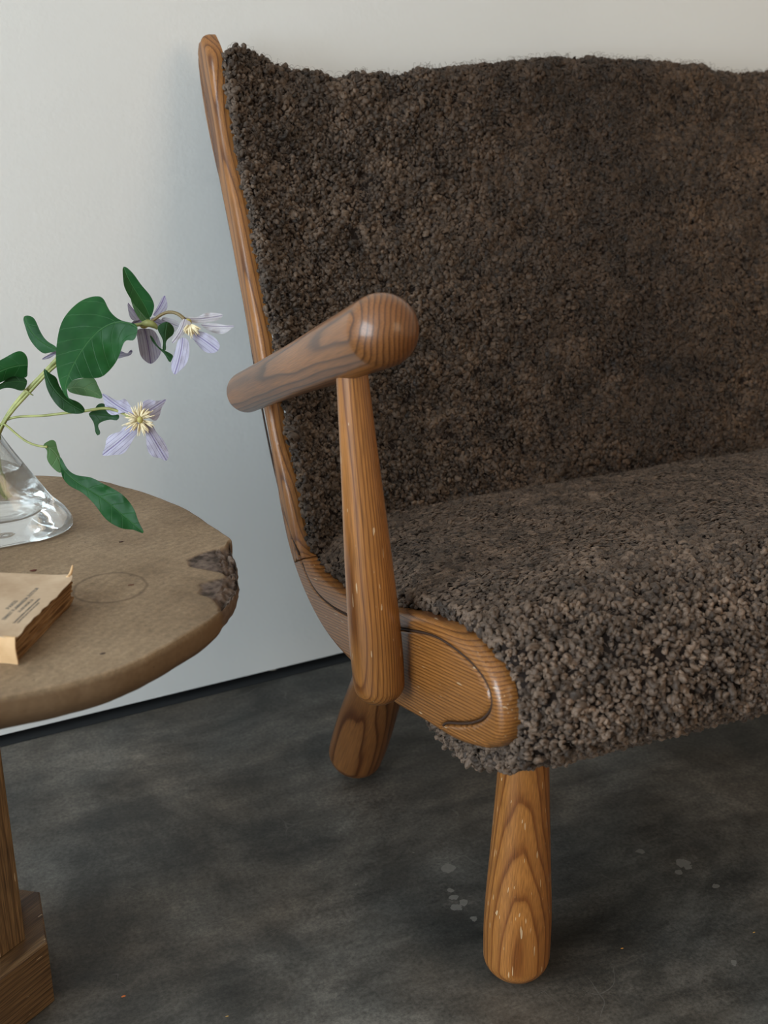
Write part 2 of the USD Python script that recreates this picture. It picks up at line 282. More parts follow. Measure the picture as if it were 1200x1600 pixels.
groove_px = [(308, 83), (315, 125), (327, 195), (338, 258), (346, 300), (360, 370), (373, 440), (384, 500), (396, 578), (405, 625), (415, 672), (424, 720), (438, 780), (456, 842), (476, 892), (490, 920), (514, 945), (541, 961), (580, 974), (623, 983), (658, 989), (686, 999),
             (714, 1018), (735, 1036), (752, 1057), (764, 1081), (766, 1102), (757, 1119), (742, 1128), (717, 1131), (698, 1130), (690, 1134), (688, 1141)]
XP = np.r_[.4035, .408, .4125, .4125, .4125, .4125, np.full(17, XF)]
def yzf(pts, xp=None): return np.array([on_x(px, py, x)[1:] for (px, py), x in zip(pts, XP if xp is None else np.full(len(pts), xp))])
fy = yzf(fur_px); _t = np.gradient(fy, axis=0); _t /= np.linalg.norm(_t, axis=1, keepdims=True)
panel_poly = Polygon(smooth_line(np.vstack([yz(outer_px), fy + np.stack([-_t[:, 1], _t[:, 0]], 1) * np.interp(np.arange(len(fy)), [0, 3, 9, 13, 16, 22], [0, .002, .003, .003, .007, .004])[:, None] * FURSIDE, [(1.4035, .8685), (1.4115, .8725), (1.4195, .8690)]]), .003, closed=True)).buffer(0)
back_line, front_line = LineString(yz(outer_px)), LineString(np.vstack([fy, [(1.4035, .8685), (1.4115, .8725)]]))
groove = LineString(smooth_line(yz(groove_px), .002))
hook = LineString(smooth_line(yz(groove_px[-9:-2]), .002))
def board(piece, full, xo, sign, thick=.017, r=.0095):
    """A rounded board in the y-z plane; its outer face at xo, its body towards sign * x."""
    ring = np.asarray(piece.exterior.coords)[:-1]; ring = resample(ring, .003, closed=True)
    P = [ring]; inside = []
    for th in np.linspace(.2, math.pi / 2, 11):
        g = full.buffer(-r * (1 - math.cos(th)))
        for q in getattr(g, 'geoms', [g]):
            inside.append(resample(np.asarray(q.exterior.coords)[:-1], .0035, closed=True))
    for off in (-.0026, -.0017, -.0008, 0, .0008, .0017, .0026):
        gl = groove.parallel_offset(abs(off), 'left' if off > 0 else 'right') if off else groove
        for q in getattr(gl, 'geoms', [gl]):
            inside.append(resample(np.asarray(q.coords), .0014))
    lo, hi = ring.min(0), ring.max(0)
    gx, gy = np.meshgrid(np.arange(lo[0], hi[0], .005), np.arange(lo[1], hi[1], .005)); G = np.stack([gx.ravel(), gy.ravel()], 1)
    pg = shapely.points(G); G = G[(shapely.distance(pg, groove) > .0040)]
    inside.append(G); I = np.vstack(inside)
    core = piece.buffer(-.0008)
    I = I[shapely.contains(core, shapely.points(I))]
    keep = np.ones(len(I), bool); tree = cKDTree(I)
    for i, j in tree.query_pairs(.0005): keep[max(i, j)] &= False
    I = I[keep]; V2 = np.vstack([ring, I]); n = len(ring)
    T = Delaunay(V2).simplices
    T = T[shapely.contains(piece.buffer(1e-6), shapely.points(V2[T].mean(1)))]
    pts = shapely.points(V2)
    df = shapely.distance(pts, full.exterior); w_ = np.clip(.5 + (shapely.distance(pts, back_line) - shapely.distance(pts, front_line)) / .008, 0, 1)
    re_ = .0045 * (1 - w_) + r * w_; d = np.minimum(df, re_)
    h = re_ - np.sqrt(np.maximum(re_ ** 2 - (re_ - d) ** 2, 0)) + (r - re_) * .0
    dg = shapely.distance(pts, groove); dh = shapely.distance(pts, hook)
    w = np.where(dh < .004, .0026, .0018); dep = np.where(dh < .004, .006, .0042)
    fade = np.clip(df / .006, 0, 1)
    h = h + dep * fade * np.clip(1 - dg / w, 0, 1) ** .7
    v = np.column_stack([xo + sign * h, V2])
    a = V2[T]; area = (a[:, 1, 0] - a[:, 0, 0]) * (a[:, 2, 1] - a[:, 0, 1]) - (a[:, 2, 0] - a[:, 0, 0]) * (a[:, 1, 1] - a[:, 0, 1])
    T[area < 0] = T[area < 0][:, ::-1]
    back = np.column_stack([np.full(n, xo + sign * thick), ring]); N = len(v)
    F = [T[:, ::-1] if sign > 0 else T]
    idx = np.arange(n); nx = (idx + 1) % n
    F += [np.stack([idx, nx, N + nx], 1), np.stack([idx, N + nx, N + idx], 1)]
    Tb = Delaunay(ring).simplices; Tb = Tb[shapely.contains(piece.buffer(1e-6), shapely.points(ring[Tb].mean(1)))]
    F.append(Tb + N)
    m = trimesh.Trimesh(np.vstack([v, back]), np.vstack(F), process=False); m.fix_normals()
    return m
cut_a, cut_b = yz([(489, 864), (452, 884)])
cd = unit(cut_b - cut_a)
ca, cb = cut_a - cd * .5, cut_b + cd * .5; up = np.array([-cd[1], cd[0]]); up = up if up[1] > 0 else -up
half = Polygon([ca, cb, cb + up * 2, ca + up * 2])
def biggest(g): return max(getattr(g, 'geoms', [g]), key=lambda q: q.area)
stile_poly = biggest(panel_poly.intersection(half.buffer(-.00035))); rail_poly = biggest(panel_poly.difference(half.buffer(.00035)))
dark_brown = mat('dark_brown', {'p': ('principled_bsdf', {'base_color': (.035, .014, .006), 'roughness': .7})}, [])  # dark brown for the tube along the groove bottom and the arm plugs
PINE = dict(light=(.30, .120, .030), dark=(.115, .036, .007), base=SB)
top_yz, low_yz = yz([(330, 100)])[0], yz([(445, 780)])[0]
stile_axis = np.array([0, *(low_yz - top_yz)])
rail_axis = np.array([0, *(yz([(560, 1010)])[0] - yz([(760, 1110)])[0])])
sgn = {}
for k, (xo, sg) in enumerate(((XL, 1), (XR, -1))):
    sgn[k] = sg
    wm = wood(f'pine_stile_{"ab"[k]}', (xo + sg * .055, *(yz([(372, 420)])[0] + [.012, 0])), stile_axis, spacing=.0046, warp=.011, warp_scale=9, coat=.08, **PINE)
    stile = part(sofa, 'back_stile', board(stile_poly, panel_poly, xo, sg), wm, smooth=58)
    rm = wood(f'pine_rail_{"ab"[k]}', (xo + sg * .012, *(yz([(660, 1060)])[0] + [-.05, -.22])), rail_axis, spacing=.0030, warp=.006, warp_scale=8, fleck=.35, **PINE)
    rail = part(sofa, 'side_rail', board(rail_poly, panel_poly, xo, sg), rm, smooth=58)
    gp = resample(np.asarray(groove.coords), .006)
    for q, own in ((gp[shapely.contains(stile_poly.buffer(-.002), shapely.points(gp))], 'back_stile'), (gp[shapely.contains(rail_poly.buffer(-.002), shapely.points(gp))], 'side_rail')):
        g3 = np.column_stack([np.full(len(q), xo + sg * .0016), q]); own = stile if own == 'back_stile' else rail
        part(own, 'groove', tube(g3, .0011, n=6, fine=2), dark_brown, smooth=True, label='dark carved groove')

def mirror(p, k):
    p = np.array(p, float)
    return p if k == 0 else np.array([XL + XR - p[0], p[1], p[2]])
for k in (0, 1):
    # armrest: a club, its big end to the front
    a0, a1 = mirror((.3745, 1.222, .5005), k), mirror((.352, .772, .664), k)
    ax = unit(a1 - a0); ln = np.linalg.norm(a1 - a0)
    wm = wood(f'pine_arm_{"ab"[k]}', mirror((.352 + .052, .80, .66), k) + np.array([0, 0, -.012]), ax, spacing=.0040, warp=.010, warp_scale=10, coat=.4, rough=.40, light=(.215, .080, .021), dark=(.065, .019, .004), base=SB)
    arm = part(sofa, 'armrest', lathe(club(ln, .0225, .0282, .75, 1.0, mid=[(.45, .0238), (.75, .0262)]), a0, ax), wm, smooth=True)
    part(sofa, 'screw_plug', lathe([(0, 0), (0, .0075), (.0015, .0080), (.004, .0080), (.004, 0)], a0 - ax * .0004, ax, n=24), dark_brown, smooth=30, label='small dark plug in the rear end of the armrest')
    # post
    p0, p1 = mirror((.3745, .848, .3085), k), mirror((.359, .872, .612), k)
    px_ = unit(p1 - p0); ln = np.linalg.norm(p1 - p0)
    wm = wood(f'pine_post_{"ab"[k]}', mirror((.375 + .10, .855, .35), k) + np.array([0, .03, 0]), px_ + np.array([.02, .01, 0]), spacing=.0024, warp=.011, warp_scale=12, fleck=.25, light=(.31, .122, .029), dark=(.145, .046, .009), base=SB)
    part(sofa, 'arm_post', lathe(club(ln, .0226, .0128, .85, .2, mid=[(.12, .0232), (.35, .0212), (.75, .0158)]), p0, px_), wm, smooth=True)
    # legs
    f0, f1 = mirror((.4985, .80, 0), k), mirror((.4955, .80, .31), k)
    wm = wood(f'pine_front_leg_{"ab"[k]}', mirror((.5155, .838, .0), k), unit(f1 - f0) + np.array([.012, -.026, 0]), spacing=.0046, warp=.005, warp_scale=13, fleck=.55, light=(.335, .132, .031), dark=(.175, .056, .012), base=SB)
    part(sofa, 'leg', lathe(club(np.linalg.norm(f1 - f0), .0325, .021, .8, .2, mid=[(.1, .0328), (.45, .0282), (.75, .0237)]), f0, f1 - f0), wm, smooth=True)
    r0, r1 = mirror((.491, 1.203, 0), k), mirror((.508, 1.065, .315), k)
    wm = wood(f'pine_rear_leg_{"ab"[k]}', mirror((.515, 1.225, .0), k), unit(r1 - r0) + np.array([.01, -.03, 0]), spacing=.0055, warp=.005, warp_scale=12, light=(.21, .084, .025), dark=(.08, .024, .006), base=SB)
    ra = unit(r1 - r0)
    part(sofa, 'leg', lathe(club(np.linalg.norm(r1 - r0), .0345, .026, .8, .2, mid=[(.12, .0352), (.5, .031)]), r0 + np.array([0, 0, .004]), r1 - r0), wm, smooth=True)

# upholstery: the backrest
inner = fy[13:][::-1]
f_stile = PchipInterpolator(inner[:9][::-1, 1], inner[:9][::-1, 0])
def y_stile(z):
    z = np.asarray(z, float); lo = inner[8, 1]
    return np.where(z > lo, f_stile(np.clip(z, lo, inner[0, 1])) - np.clip(z - inner[0, 1], 0, 1) * -.35, inner[8, 0] - (lo - z) * .6)
_ob = yz(outer_px[1:12]); y_outer = PchipInterpolator(_ob[::-1, 1], _ob[::-1, 0])
XT = np.array([.415, .44, .47, .51, .55, .59, .68, .80, .90, .995, 1.10, 1.21, 1.40, 1.60, 1.70, 1.735])
ZT = np.array([.853, .852, .842, .832, .827, .8255, .832, .841, .846, .845, .838, .829, .832, .828, .845, .853])
z_top = PchipInterpolator(XT, ZT)
def edge_in(x, w=.085):
    d = np.minimum(x - .417, 1.733 - x); return 1 - np.exp(-np.maximum(d, 0) / w)
def back_profile(x):
    zt = float(z_top(x)); e = float(edge_in(x)); z = np.linspace(.338, zt - .022, 60)
    bulge = .012 * math.sin(2.2 * x * 3 + .6) * e
    y = y_stile(z) - .010 + .047 * e + bulge * np.clip((z - .4) / .2, 0, 1)
    belly = -.010 * e * np.exp(-((z - .52) / .11) ** 2)
    y = y + belly
    pts = list(zip(y, z)); f_front = PchipInterpolator(z, y)
    yt, r = y[-1] + .010, .022
    slope = (y[-1] - y[-6]) / (z[-1] - z[-6])
    for t in np.linspace(0, math.pi, 11)[1:]:
        pts.append((y[-1] + slope * r * .8 * math.sin(t) + (.007 + .010 * e) * (1 - math.cos(t)), z[-1] + r * math.sin(t)))
    for zz in np.linspace(zt - .05, .338, 16):
        pts.append((min(float(f_front(zz)) + .014 + .020 * e, 1.452 + (x - .4) * .065), zz))
    return np.array(pts)
xs = np.r_[np.linspace(.4175, .60, 34), np.linspace(.606, 1.70, 150)[1:], np.linspace(1.70, 1.7325, 8)[1:]]
def skin(profiles, xs):
    k = len(profiles[0]); v = np.vstack([np.column_stack([np.full(k, x), p]) for x, p in zip(xs, profiles)]); n = len(xs)
    i, j = np.meshgrid(np.arange(n - 1), np.arange(k - 1), indexing='ij'); a = (i * k + j).ravel(); b = a + 1; c = a + k; d = c + 1
    f = np.vstack([np.stack([a, c, d], 1), np.stack([a, d, b], 1)])
    for e in (0, n - 1):
        t = Delaunay(profiles[e] + rng.normal(0, 1e-7, profiles[e].shape)).simplices
        t = t[shapely.contains(Polygon(profiles[e]).buffer(1e-5), shapely.points(profiles[e][t].mean(1)))]
        f = np.vstack([f, t + e * k])
    f = np.vstack([f, np.column_stack([np.arange(n - 1) * k, np.arange(n - 1) * k + k - 1, np.arange(1, n) * k]), np.column_stack([np.arange(n - 1) * k + k - 1, np.arange(1, n) * k + k - 1, np.arange(1, n) * k])])
    m = trimesh.Trimesh(v, f, process=False); m.fix_normals()
    if m.volume < 0: m.invert()
    return m
def rumple(m, amp, seed):
    v = m.vertices.copy(); n = m.vertex_normals
    k = (meshkit.fbm(v * 34, 3, seed) - .5) * 2 * amp
    e = np.clip(edge_in(v[:, 0], .02) * 1.1, 0, 1)
    m.vertices = v + n * (k * e)[:, None]; return m
back_mesh = rumple(skin([back_profile(x) for x in xs], xs), .008, 5)
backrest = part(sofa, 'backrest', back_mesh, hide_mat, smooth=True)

# the seat
SA = np.array([(1.19, .345), (1.13, .366), (1.0, .386), (.90, .406), (.80, .424), (.72, .431), (.667, .422), (.637, .397), (.633, .372), (.650, .352), (.692, .319), (.742, .285), (.80, .258), (.95, .270), (1.13, .33)])
eb = yzf([(512, 895), (543, 918), (580, 938), (620, 945), (660, 951), (700, 965), (740, 987), (768, 1014), (793, 1052), (803, 1087), (806, 1124)], .4125)
SE = np.vstack([[(1.14, .335), (1.10, .333)], eb[[1, 3, 4, 6, 7, 8, 10]] + [0, .001], [(.672, .350), (.705, .322), (.745, .297), (.80, .283), (.93, .287), (1.09, .328)]])
def dense(P):
    t = np.linspace(0, 1, len(P)); return PchipInterpolator(t, P)(np.linspace(0, 1, 110))
SAd, SEd = dense(SA), dense(SE)
def seat_profile(x):
    e = float(edge_in(x, .045)); p = SEd * (1 - e) + SAd * e
    crown = .010 * (1 - ((x - 1.075) / .66) ** 2)
    t = np.linspace(0, 1, len(p)); up = np.clip(np.interp(t, [0, .15, .4, .52, .6], [0, 1, 1, .3, 0]), 0, 1)
    p = p.copy(); p[:, 1] += crown * up * e + .006 * (1 - e) * up; p[:, 0] -= .007 * (1 - e) * np.interp(t, [.3, .5, .75, .9], [0, 1, 1, 0]); return p
seat_mesh = rumple(skin([seat_profile(x) for x in xs], xs), .003, 9)
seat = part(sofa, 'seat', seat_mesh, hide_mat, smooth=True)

# the fleece: curled locks of wool, all over the hide
def ringlet(seed, turns, rho, tau, h, sides=10, rings=15):
    """A tapering lock of wool wound round itself, with the strands as ridges; returns the mesh and (along, around) coordinates."""
    g = np.random.default_rng(seed); s = np.linspace(0, 1, rings)
    ang = s * turns * 2 * np.pi + g.uniform(0, 6.28)
    rad = rho * (1.0 - .55 * s) * (1 + .15 * np.sin(5 * s + g.uniform(0, 6)))
    c = np.stack([rad * np.cos(ang), rad * np.sin(ang), h * np.clip(s * 1.35, 0, 1) ** 1.2 - .0014 + .0006 * np.sin(4 * s + g.uniform(0, 6))], 1)
    c[:, :2] -= c[rings // 2, :2] * .3
    r = tau * (.62 + .5 * np.sin(np.pi * np.clip(s * .95 + .05, 0, 1)) ** .7); r[-1] *= .3; r[-2] *= .65; r[-3] *= .85; r[0] *= .8
    d = np.gradient(c, axis=0); ln = np.r_[0, np.cumsum(np.linalg.norm(np.diff(c, axis=0), axis=1))]; d /= np.linalg.norm(d, axis=1, keepdims=True); ref = frame_of(d[0])[0]; v = []; uv = []
    a = np.arange(sides + 1) * 2 * np.pi / sides
    for i in range(rings):
        ref = unit(ref - d[i] * (ref @ d[i])); cc = np.cross(d[i], ref)
        lob = 1 + .13 * np.cos(4 * (a + s[i] * 1.6)) + .10 * np.cos(2 * a + 5 * s[i] + seed)
        flat = 1 + .22 * np.cos(2 * (a - .8 * s[i] * 6.28))
        v.append(c[i] + (r[i] * lob * flat)[:, None] * (np.cos(a)[:, None] * ref + np.sin(a)[:, None] * cc)); uv.append(np.stack([np.full(sides + 1, ln[i]), a * .0017], 1))
    k = sides + 1; v = np.vstack(v); f = []
    for i in range(rings - 1):
        for j in range(sides):
            p, q, w, z = i * k + j, i * k + j + 1, (i + 1) * k + j + 1, (i + 1) * k + j
            f += [(p, q, w), (p, w, z)]
    return v, np.array(f), np.vstack(uv)
protos_spec = [(1, 1.1, .0020, .0020, .0044), (2, 1.4, .0018, .0017, .0050), (3, .85, .0024, .0020, .0036), (4, 1.25, .0016, .0019, .0048), (5, .7, .0027, .0019, .0034), (6, 1.6, .0019, .0016, .0042), (7, .5, .0024, .0021, .0046), (8, 1.0, .0021, .0018, .0055)]
def quats(nrm, spin, tilt, taz):
    """Rotations that take z to the normal tilted by tilt towards azimuth taz, after a spin about z."""
    n = nrm / np.linalg.norm(nrm, axis=1, keepdims=True)
    b = np.cross(n, np.where(np.abs(n[:, 2:]) < .9, [[0, 0, 1.]], [[1., 0, 0]])); b /= np.linalg.norm(b, axis=1, keepdims=True); c = np.cross(n, b)
    zz = n * np.cos(tilt)[:, None] + (b * np.cos(taz)[:, None] + c * np.sin(taz)[:, None]) * np.sin(tilt)[:, None]
    xx = b - zz * (b * zz).sum(1)[:, None]; xx /= np.linalg.norm(xx, axis=1, keepdims=True); yy = np.cross(zz, xx)
    X = xx * np.cos(spin)[:, None] + yy * np.sin(spin)[:, None]; Y = np.cross(zz, X)
    M = np.stack([X, Y, zz], 2)
    from scipy.spatial.transform import Rotation
    q = Rotation.from_matrix(M).as_quat()
    return q
def fleece(parent, mesh, spacing, keep, squash, size, seed, material, point_keep=None):
    g = np.random.default_rng(seed)
    area = mesh.area_faces; fm = keep(mesh.triangles_center, mesh.face_normals); area = np.where(fm, area, 0)
    n = int(area.sum() / spacing ** 2 * 2.6)
    fi = g.choice(len(area), n, p=area / area.sum()); r1, r2 = np.sqrt(g.random(n)), g.random(n)
    tri = mesh.vertices[mesh.faces[fi]]; P = (1 - r1)[:, None] * tri[:, 0] + (r1 * (1 - r2))[:, None] * tri[:, 1] + (r1 * r2)[:, None] * tri[:, 2]
    vn = mesh.vertex_normals[mesh.faces[fi]]; Nn = (1 - r1)[:, None] * vn[:, 0] + (r1 * (1 - r2))[:, None] * vn[:, 1] + (r1 * r2)[:, None] * vn[:, 2]
    if point_keep is not None:
        k = point_keep(P, mesh.face_normals[fi]); P, Nn, n = P[k], Nn[k], int(k.sum())
    tree = cKDTree(P); alive = np.ones(n, bool); mind = spacing * .66
    for i, near in enumerate(tree.query_ball_point(P, mind)):
        if alive[i]:
            for j in near:
                if j > i: alive[j] = False
    P, Nn = P[alive], Nn[alive]; n = len(P)
    big = meshkit.fbm(P * 55, 2, seed)
    tuft = meshkit.fbm(P * 70, 2, seed + 9)
    sc = size * (.72 + .62 * g.random(n) ** 1.5) * (.78 + .44 * big)
    sq = squash(P, Nn)
    P = P + Nn * ((tuft - .5) * .0088 * sq + .0003)[:, None]
    tilt = np.abs(g.normal(0, .55, n)) * (.4 + .6 * sq); comb = meshkit.fbm(P * 9 + 7, 2, seed + 3) * 6.28 * 2
    Q = quats(Nn, g.random(n) * 6.28, np.clip(tilt, 0, 1.3), comb + g.normal(0, .7, n))
    off = BASE[top_of(parent)]
    path = parent + '/fleece'
    pi = UsdGeom.PointInstancer.Define(stage, path)
    rel = pi.CreatePrototypesRel()
    for s in protos_spec:
        cv, cf, cuv = ringlet(*s); pp = numbered(f'{path}/wool_curl')
        usdkit.mesh(stage, pp, (cv, cf), material, smooth=True, uv=cuv); rel.AddTarget(pp)
    pi.CreateProtoIndicesAttr(Vt.IntArray.FromNumpy(g.integers(0, len(protos_spec), n).astype(np.int32)))
    pi.CreatePositionsAttr(Vt.Vec3fArray.FromNumpy((P - off).astype(np.float32)))
    pi.CreateOrientationsAttr(Vt.QuathArray([Gf.Quath(float(q[3]), float(q[0]), float(q[1]), float(q[2])) for q in Q]))
    S = np.stack([sc * (1.25 - .25 * sq), sc * (1.25 - .25 * sq), sc * (.18 + .82 * sq)], 1)
    pi.CreateScalesAttr(Vt.Vec3fArray.FromNumpy(S.astype(np.float32)))
    tag(pi, 'curled locks of dark brown wool covering the cushion', kind='stuff')
    return n
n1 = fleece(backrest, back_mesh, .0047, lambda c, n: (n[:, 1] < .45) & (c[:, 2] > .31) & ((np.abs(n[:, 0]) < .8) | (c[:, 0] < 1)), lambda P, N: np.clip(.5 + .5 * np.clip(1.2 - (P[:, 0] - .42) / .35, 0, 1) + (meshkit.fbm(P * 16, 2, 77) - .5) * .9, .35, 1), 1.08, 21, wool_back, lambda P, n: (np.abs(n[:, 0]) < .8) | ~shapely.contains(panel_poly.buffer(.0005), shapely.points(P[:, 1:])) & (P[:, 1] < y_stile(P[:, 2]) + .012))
def seat_squash(P, N):
    worn = np.clip((N[:, 2] - .55) / .3, 0, 1) * np.clip((P[:, 1] - .70) / .12, 0, 1)
    return 1 - .74 * worn
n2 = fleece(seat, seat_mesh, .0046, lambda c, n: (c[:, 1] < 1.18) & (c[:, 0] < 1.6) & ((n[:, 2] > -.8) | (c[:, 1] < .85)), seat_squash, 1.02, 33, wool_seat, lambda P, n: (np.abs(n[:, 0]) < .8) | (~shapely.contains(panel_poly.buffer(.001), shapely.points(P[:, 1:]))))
def stray(parent, mesh, keep, n, seed, length):
    g = np.random.default_rng(seed); area = np.where(keep(mesh.triangles_center, mesh.face_normals), mesh.area_faces, 0)
    fi = g.choice(len(area), n, p=area / area.sum()); w = g.dirichlet((1, 1, 1), n); P = (mesh.vertices[mesh.faces[fi]] * w[:, :, None]).sum(1); N = mesh.face_normals[fi]
    d1 = g.normal(0, 1, (n, 3)); d1 -= N * (d1 * N).sum(1)[:, None]; d1 /= np.linalg.norm(d1, axis=1, keepdims=True); d2 = np.cross(N, d1)
    l = length * g.uniform(.5, 1.3, n)[:, None]; cv = g.uniform(-1, 1, n)[:, None]
    pts = np.stack([P + N * .002, P + N * l * .5 + d1 * l * .12, P + N * l * .85 + d1 * l * .45 + d2 * l * .25 * cv, P + N * l * .80 + d1 * l * .80 + d2 * l * .6 * cv, P + N * l * .62 + d1 * l * .75 + d2 * l * 1.05 * cv], 1)
    pts = pts.reshape(-1, 3) - BASE[top_of(parent)]
    c = UsdGeom.BasisCurves.Define(stage, parent + '/stray_wool'); c.CreateTypeAttr('cubic'); c.CreateBasisAttr('catmullRom'); c.CreateWrapAttr('pinned')
    c.CreateCurveVertexCountsAttr(Vt.IntArray.FromNumpy(np.full(n, 5, np.int32))); c.CreatePointsAttr(Vt.Vec3fArray.FromNumpy(pts.astype(np.float32)))
    c.CreateWidthsAttr(Vt.FloatArray.FromNumpy(np.tile(np.array([.00028, .00028, .00026, .0002, .0001], np.float32), n))); c.SetWidthsInterpolation('vertex')
    UsdShade.MaterialBindingAPI.Apply(c.GetPrim()).Bind(hair_mat); tag(c, 'fine stray wool fibres', kind='stuff')
hair_mat = mat('stray_wool', {'p': ('principled_bsdf', {'base_color': (.105, .076, .058), 'roughness': .6, 'specular_ior_level': .3})}, [])
stray(backrest, back_mesh, lambda c, n: (n[:, 1] < .5) & (c[:, 2] > .33) & (np.abs(n[:, 0]) < .8), 26000, 41, .0085)
stray(seat, seat_mesh, lambda c, n: (c[:, 1] < 1.15) & (np.abs(n[:, 0]) < .8) & ((n[:, 2] > -.7) | (c[:, 1] < .85)), 26000, 42, .0062)

# ------------------------------------------------------------------ the side table
TH = .44; TC = np.array([.034, .986])
rim_px = [(57, 743), (133, 747), (200, 762), (267, 785), (318, 813), (345, 831), (360, 842), (363, 858), (371, 872), (372, 888), (368, 925), (352, 945), (333, 963), (290, 990), (200, 1037), (100, 1067), (0, 1088)]
rim = np.array([on_z(px, py, TH)[:2] for px, py in rim_px]) - TC
_a = np.arctan2(rim[:, 1], rim[:, 0]); _r = np.hypot(rim[:, 0], rim[:, 1]); _o = np.argsort(_a); _a, _r = _a[_o], _r[_o]
_fill = np.array([a for a in np.arange(-math.pi, math.pi, .35) if (a < _a[0] - .3 or a > _a[-1] + .3)])
_aa = np.r_[_a, _fill]; _rr = np.r_[_r, np.full(len(_fill), .242)]; _o = np.argsort(_aa); _aa, _rr = _aa[_o], _rr[_o]
rim_r = PchipInterpolator(np.r_[_aa - 2 * math.pi, _aa, _aa + 2 * math.pi], np.r_[_rr, _rr, _rr])
table = thing('side_table', (*TC, 0), 'round weathered wooden side table with a chipped bark edge and faceted pedestal', 'side table')
NT = 720; th = np.linspace(-math.pi, math.pi, NT, endpoint=False); RT = rim_r(th) + (meshkit.fbm(np.stack([np.cos(th), np.sin(th), 0 * th], 1) * 9, 3, 3) - .5) * .0025
def bark_mask(r, t, R):
    e = R - r
    w = .031 * np.exp(-((t + .30) / .10) ** 4) + .020 * np.exp(-((t + .56) / .085) ** 4) + .012 * np.exp(-((t + .43) / .27) ** 4)
    nz = (meshkit.fbm(np.stack([r * 60, t * 14, 0 * r], -1), 3, 8) - .5) * .010
    return np.clip((w + nz - e) / .0035, 0, 1) * (w > .002)
rad = np.r_[np.linspace(0, .80, 24), np.linspace(.80, .995, 60)[1:]]
V, UVS = [], []
for q in rad:
    r = RT * q; m = bark_mask(r, th, RT)
    p = np.stack([r * np.cos(th), r * np.sin(th)], 1)
    lump = meshkit.fbm(np.column_stack([p * 190, 0 * r]), 3, 12); crack = np.abs(meshkit.fbm(np.column_stack([p * 120, 0 * r + 3]), 2, 14) - .5) * 2
    edge = np.clip((r - RT * .88) / (RT * .11), 0, 1)
    z = TH + (meshkit.fbm(np.column_stack([p * 20, 0 * r]), 2, 2) - .5) * .0009 - m * (.0006 + (1 - lump) * .012 * (.06 + 1.1 * np.clip(1 - (RT - r) / .014, 0, 1)) + np.clip(.16 - crack, 0, 1) * .05 * np.clip(1 - (RT - r) / .018, 0, 1))
    V.append(np.column_stack([p, z])); UVS.append(np.column_stack([m, np.clip((.5 - lump) * 4, 0, 1) * m]))
for dr, dz in ((-.0001, -.0003), (.0006, -.0012), (.0009, -.005), (.0009, -.011), (.0002, -.017), (-.003, -.0225), (-.010, -.030), (-.020, -.0365), (-.028, -.0385)):
    R = RT + dr; m = np.clip(bark_mask(RT * .995, th, RT), 0, 1); p = np.stack([np.cos(th), np.sin(th)], 1)
    R = R - m * meshkit.fbm(np.column_stack([p * 30, np.full(NT, dz * 260)]), 3, 4) * .004
    V.append(np.column_stack([p * R[:, None], TH + dz - m * .004 * (dz > -.006)])); UVS.append(np.column_stack([m * .8, 0 * m]))
for q in (.6, 0.0):
    V.append(np.column_stack([p * (RT * q)[:, None], np.full(NT, TH - .0385)])); UVS.append(np.zeros((NT, 2)))
k = len(V); V = np.vstack(V); UVS = np.vstack(UVS); i, j = np.meshgrid(np.arange(k - 1), np.arange(NT), indexing='ij'); jn = (j + 1) % NT
q = np.stack([i * NT + j, i * NT + jn, (i + 1) * NT + jn, (i + 1) * NT + j], -1).reshape(-1, 4)
tt_f = np.vstack([q[:, [0, 2, 1]], q[:, [0, 3, 2]]])
V[:, :2] += TC
stain_c = np.array([*(on_z(172, 918, TH)[:2] - TC), TH])
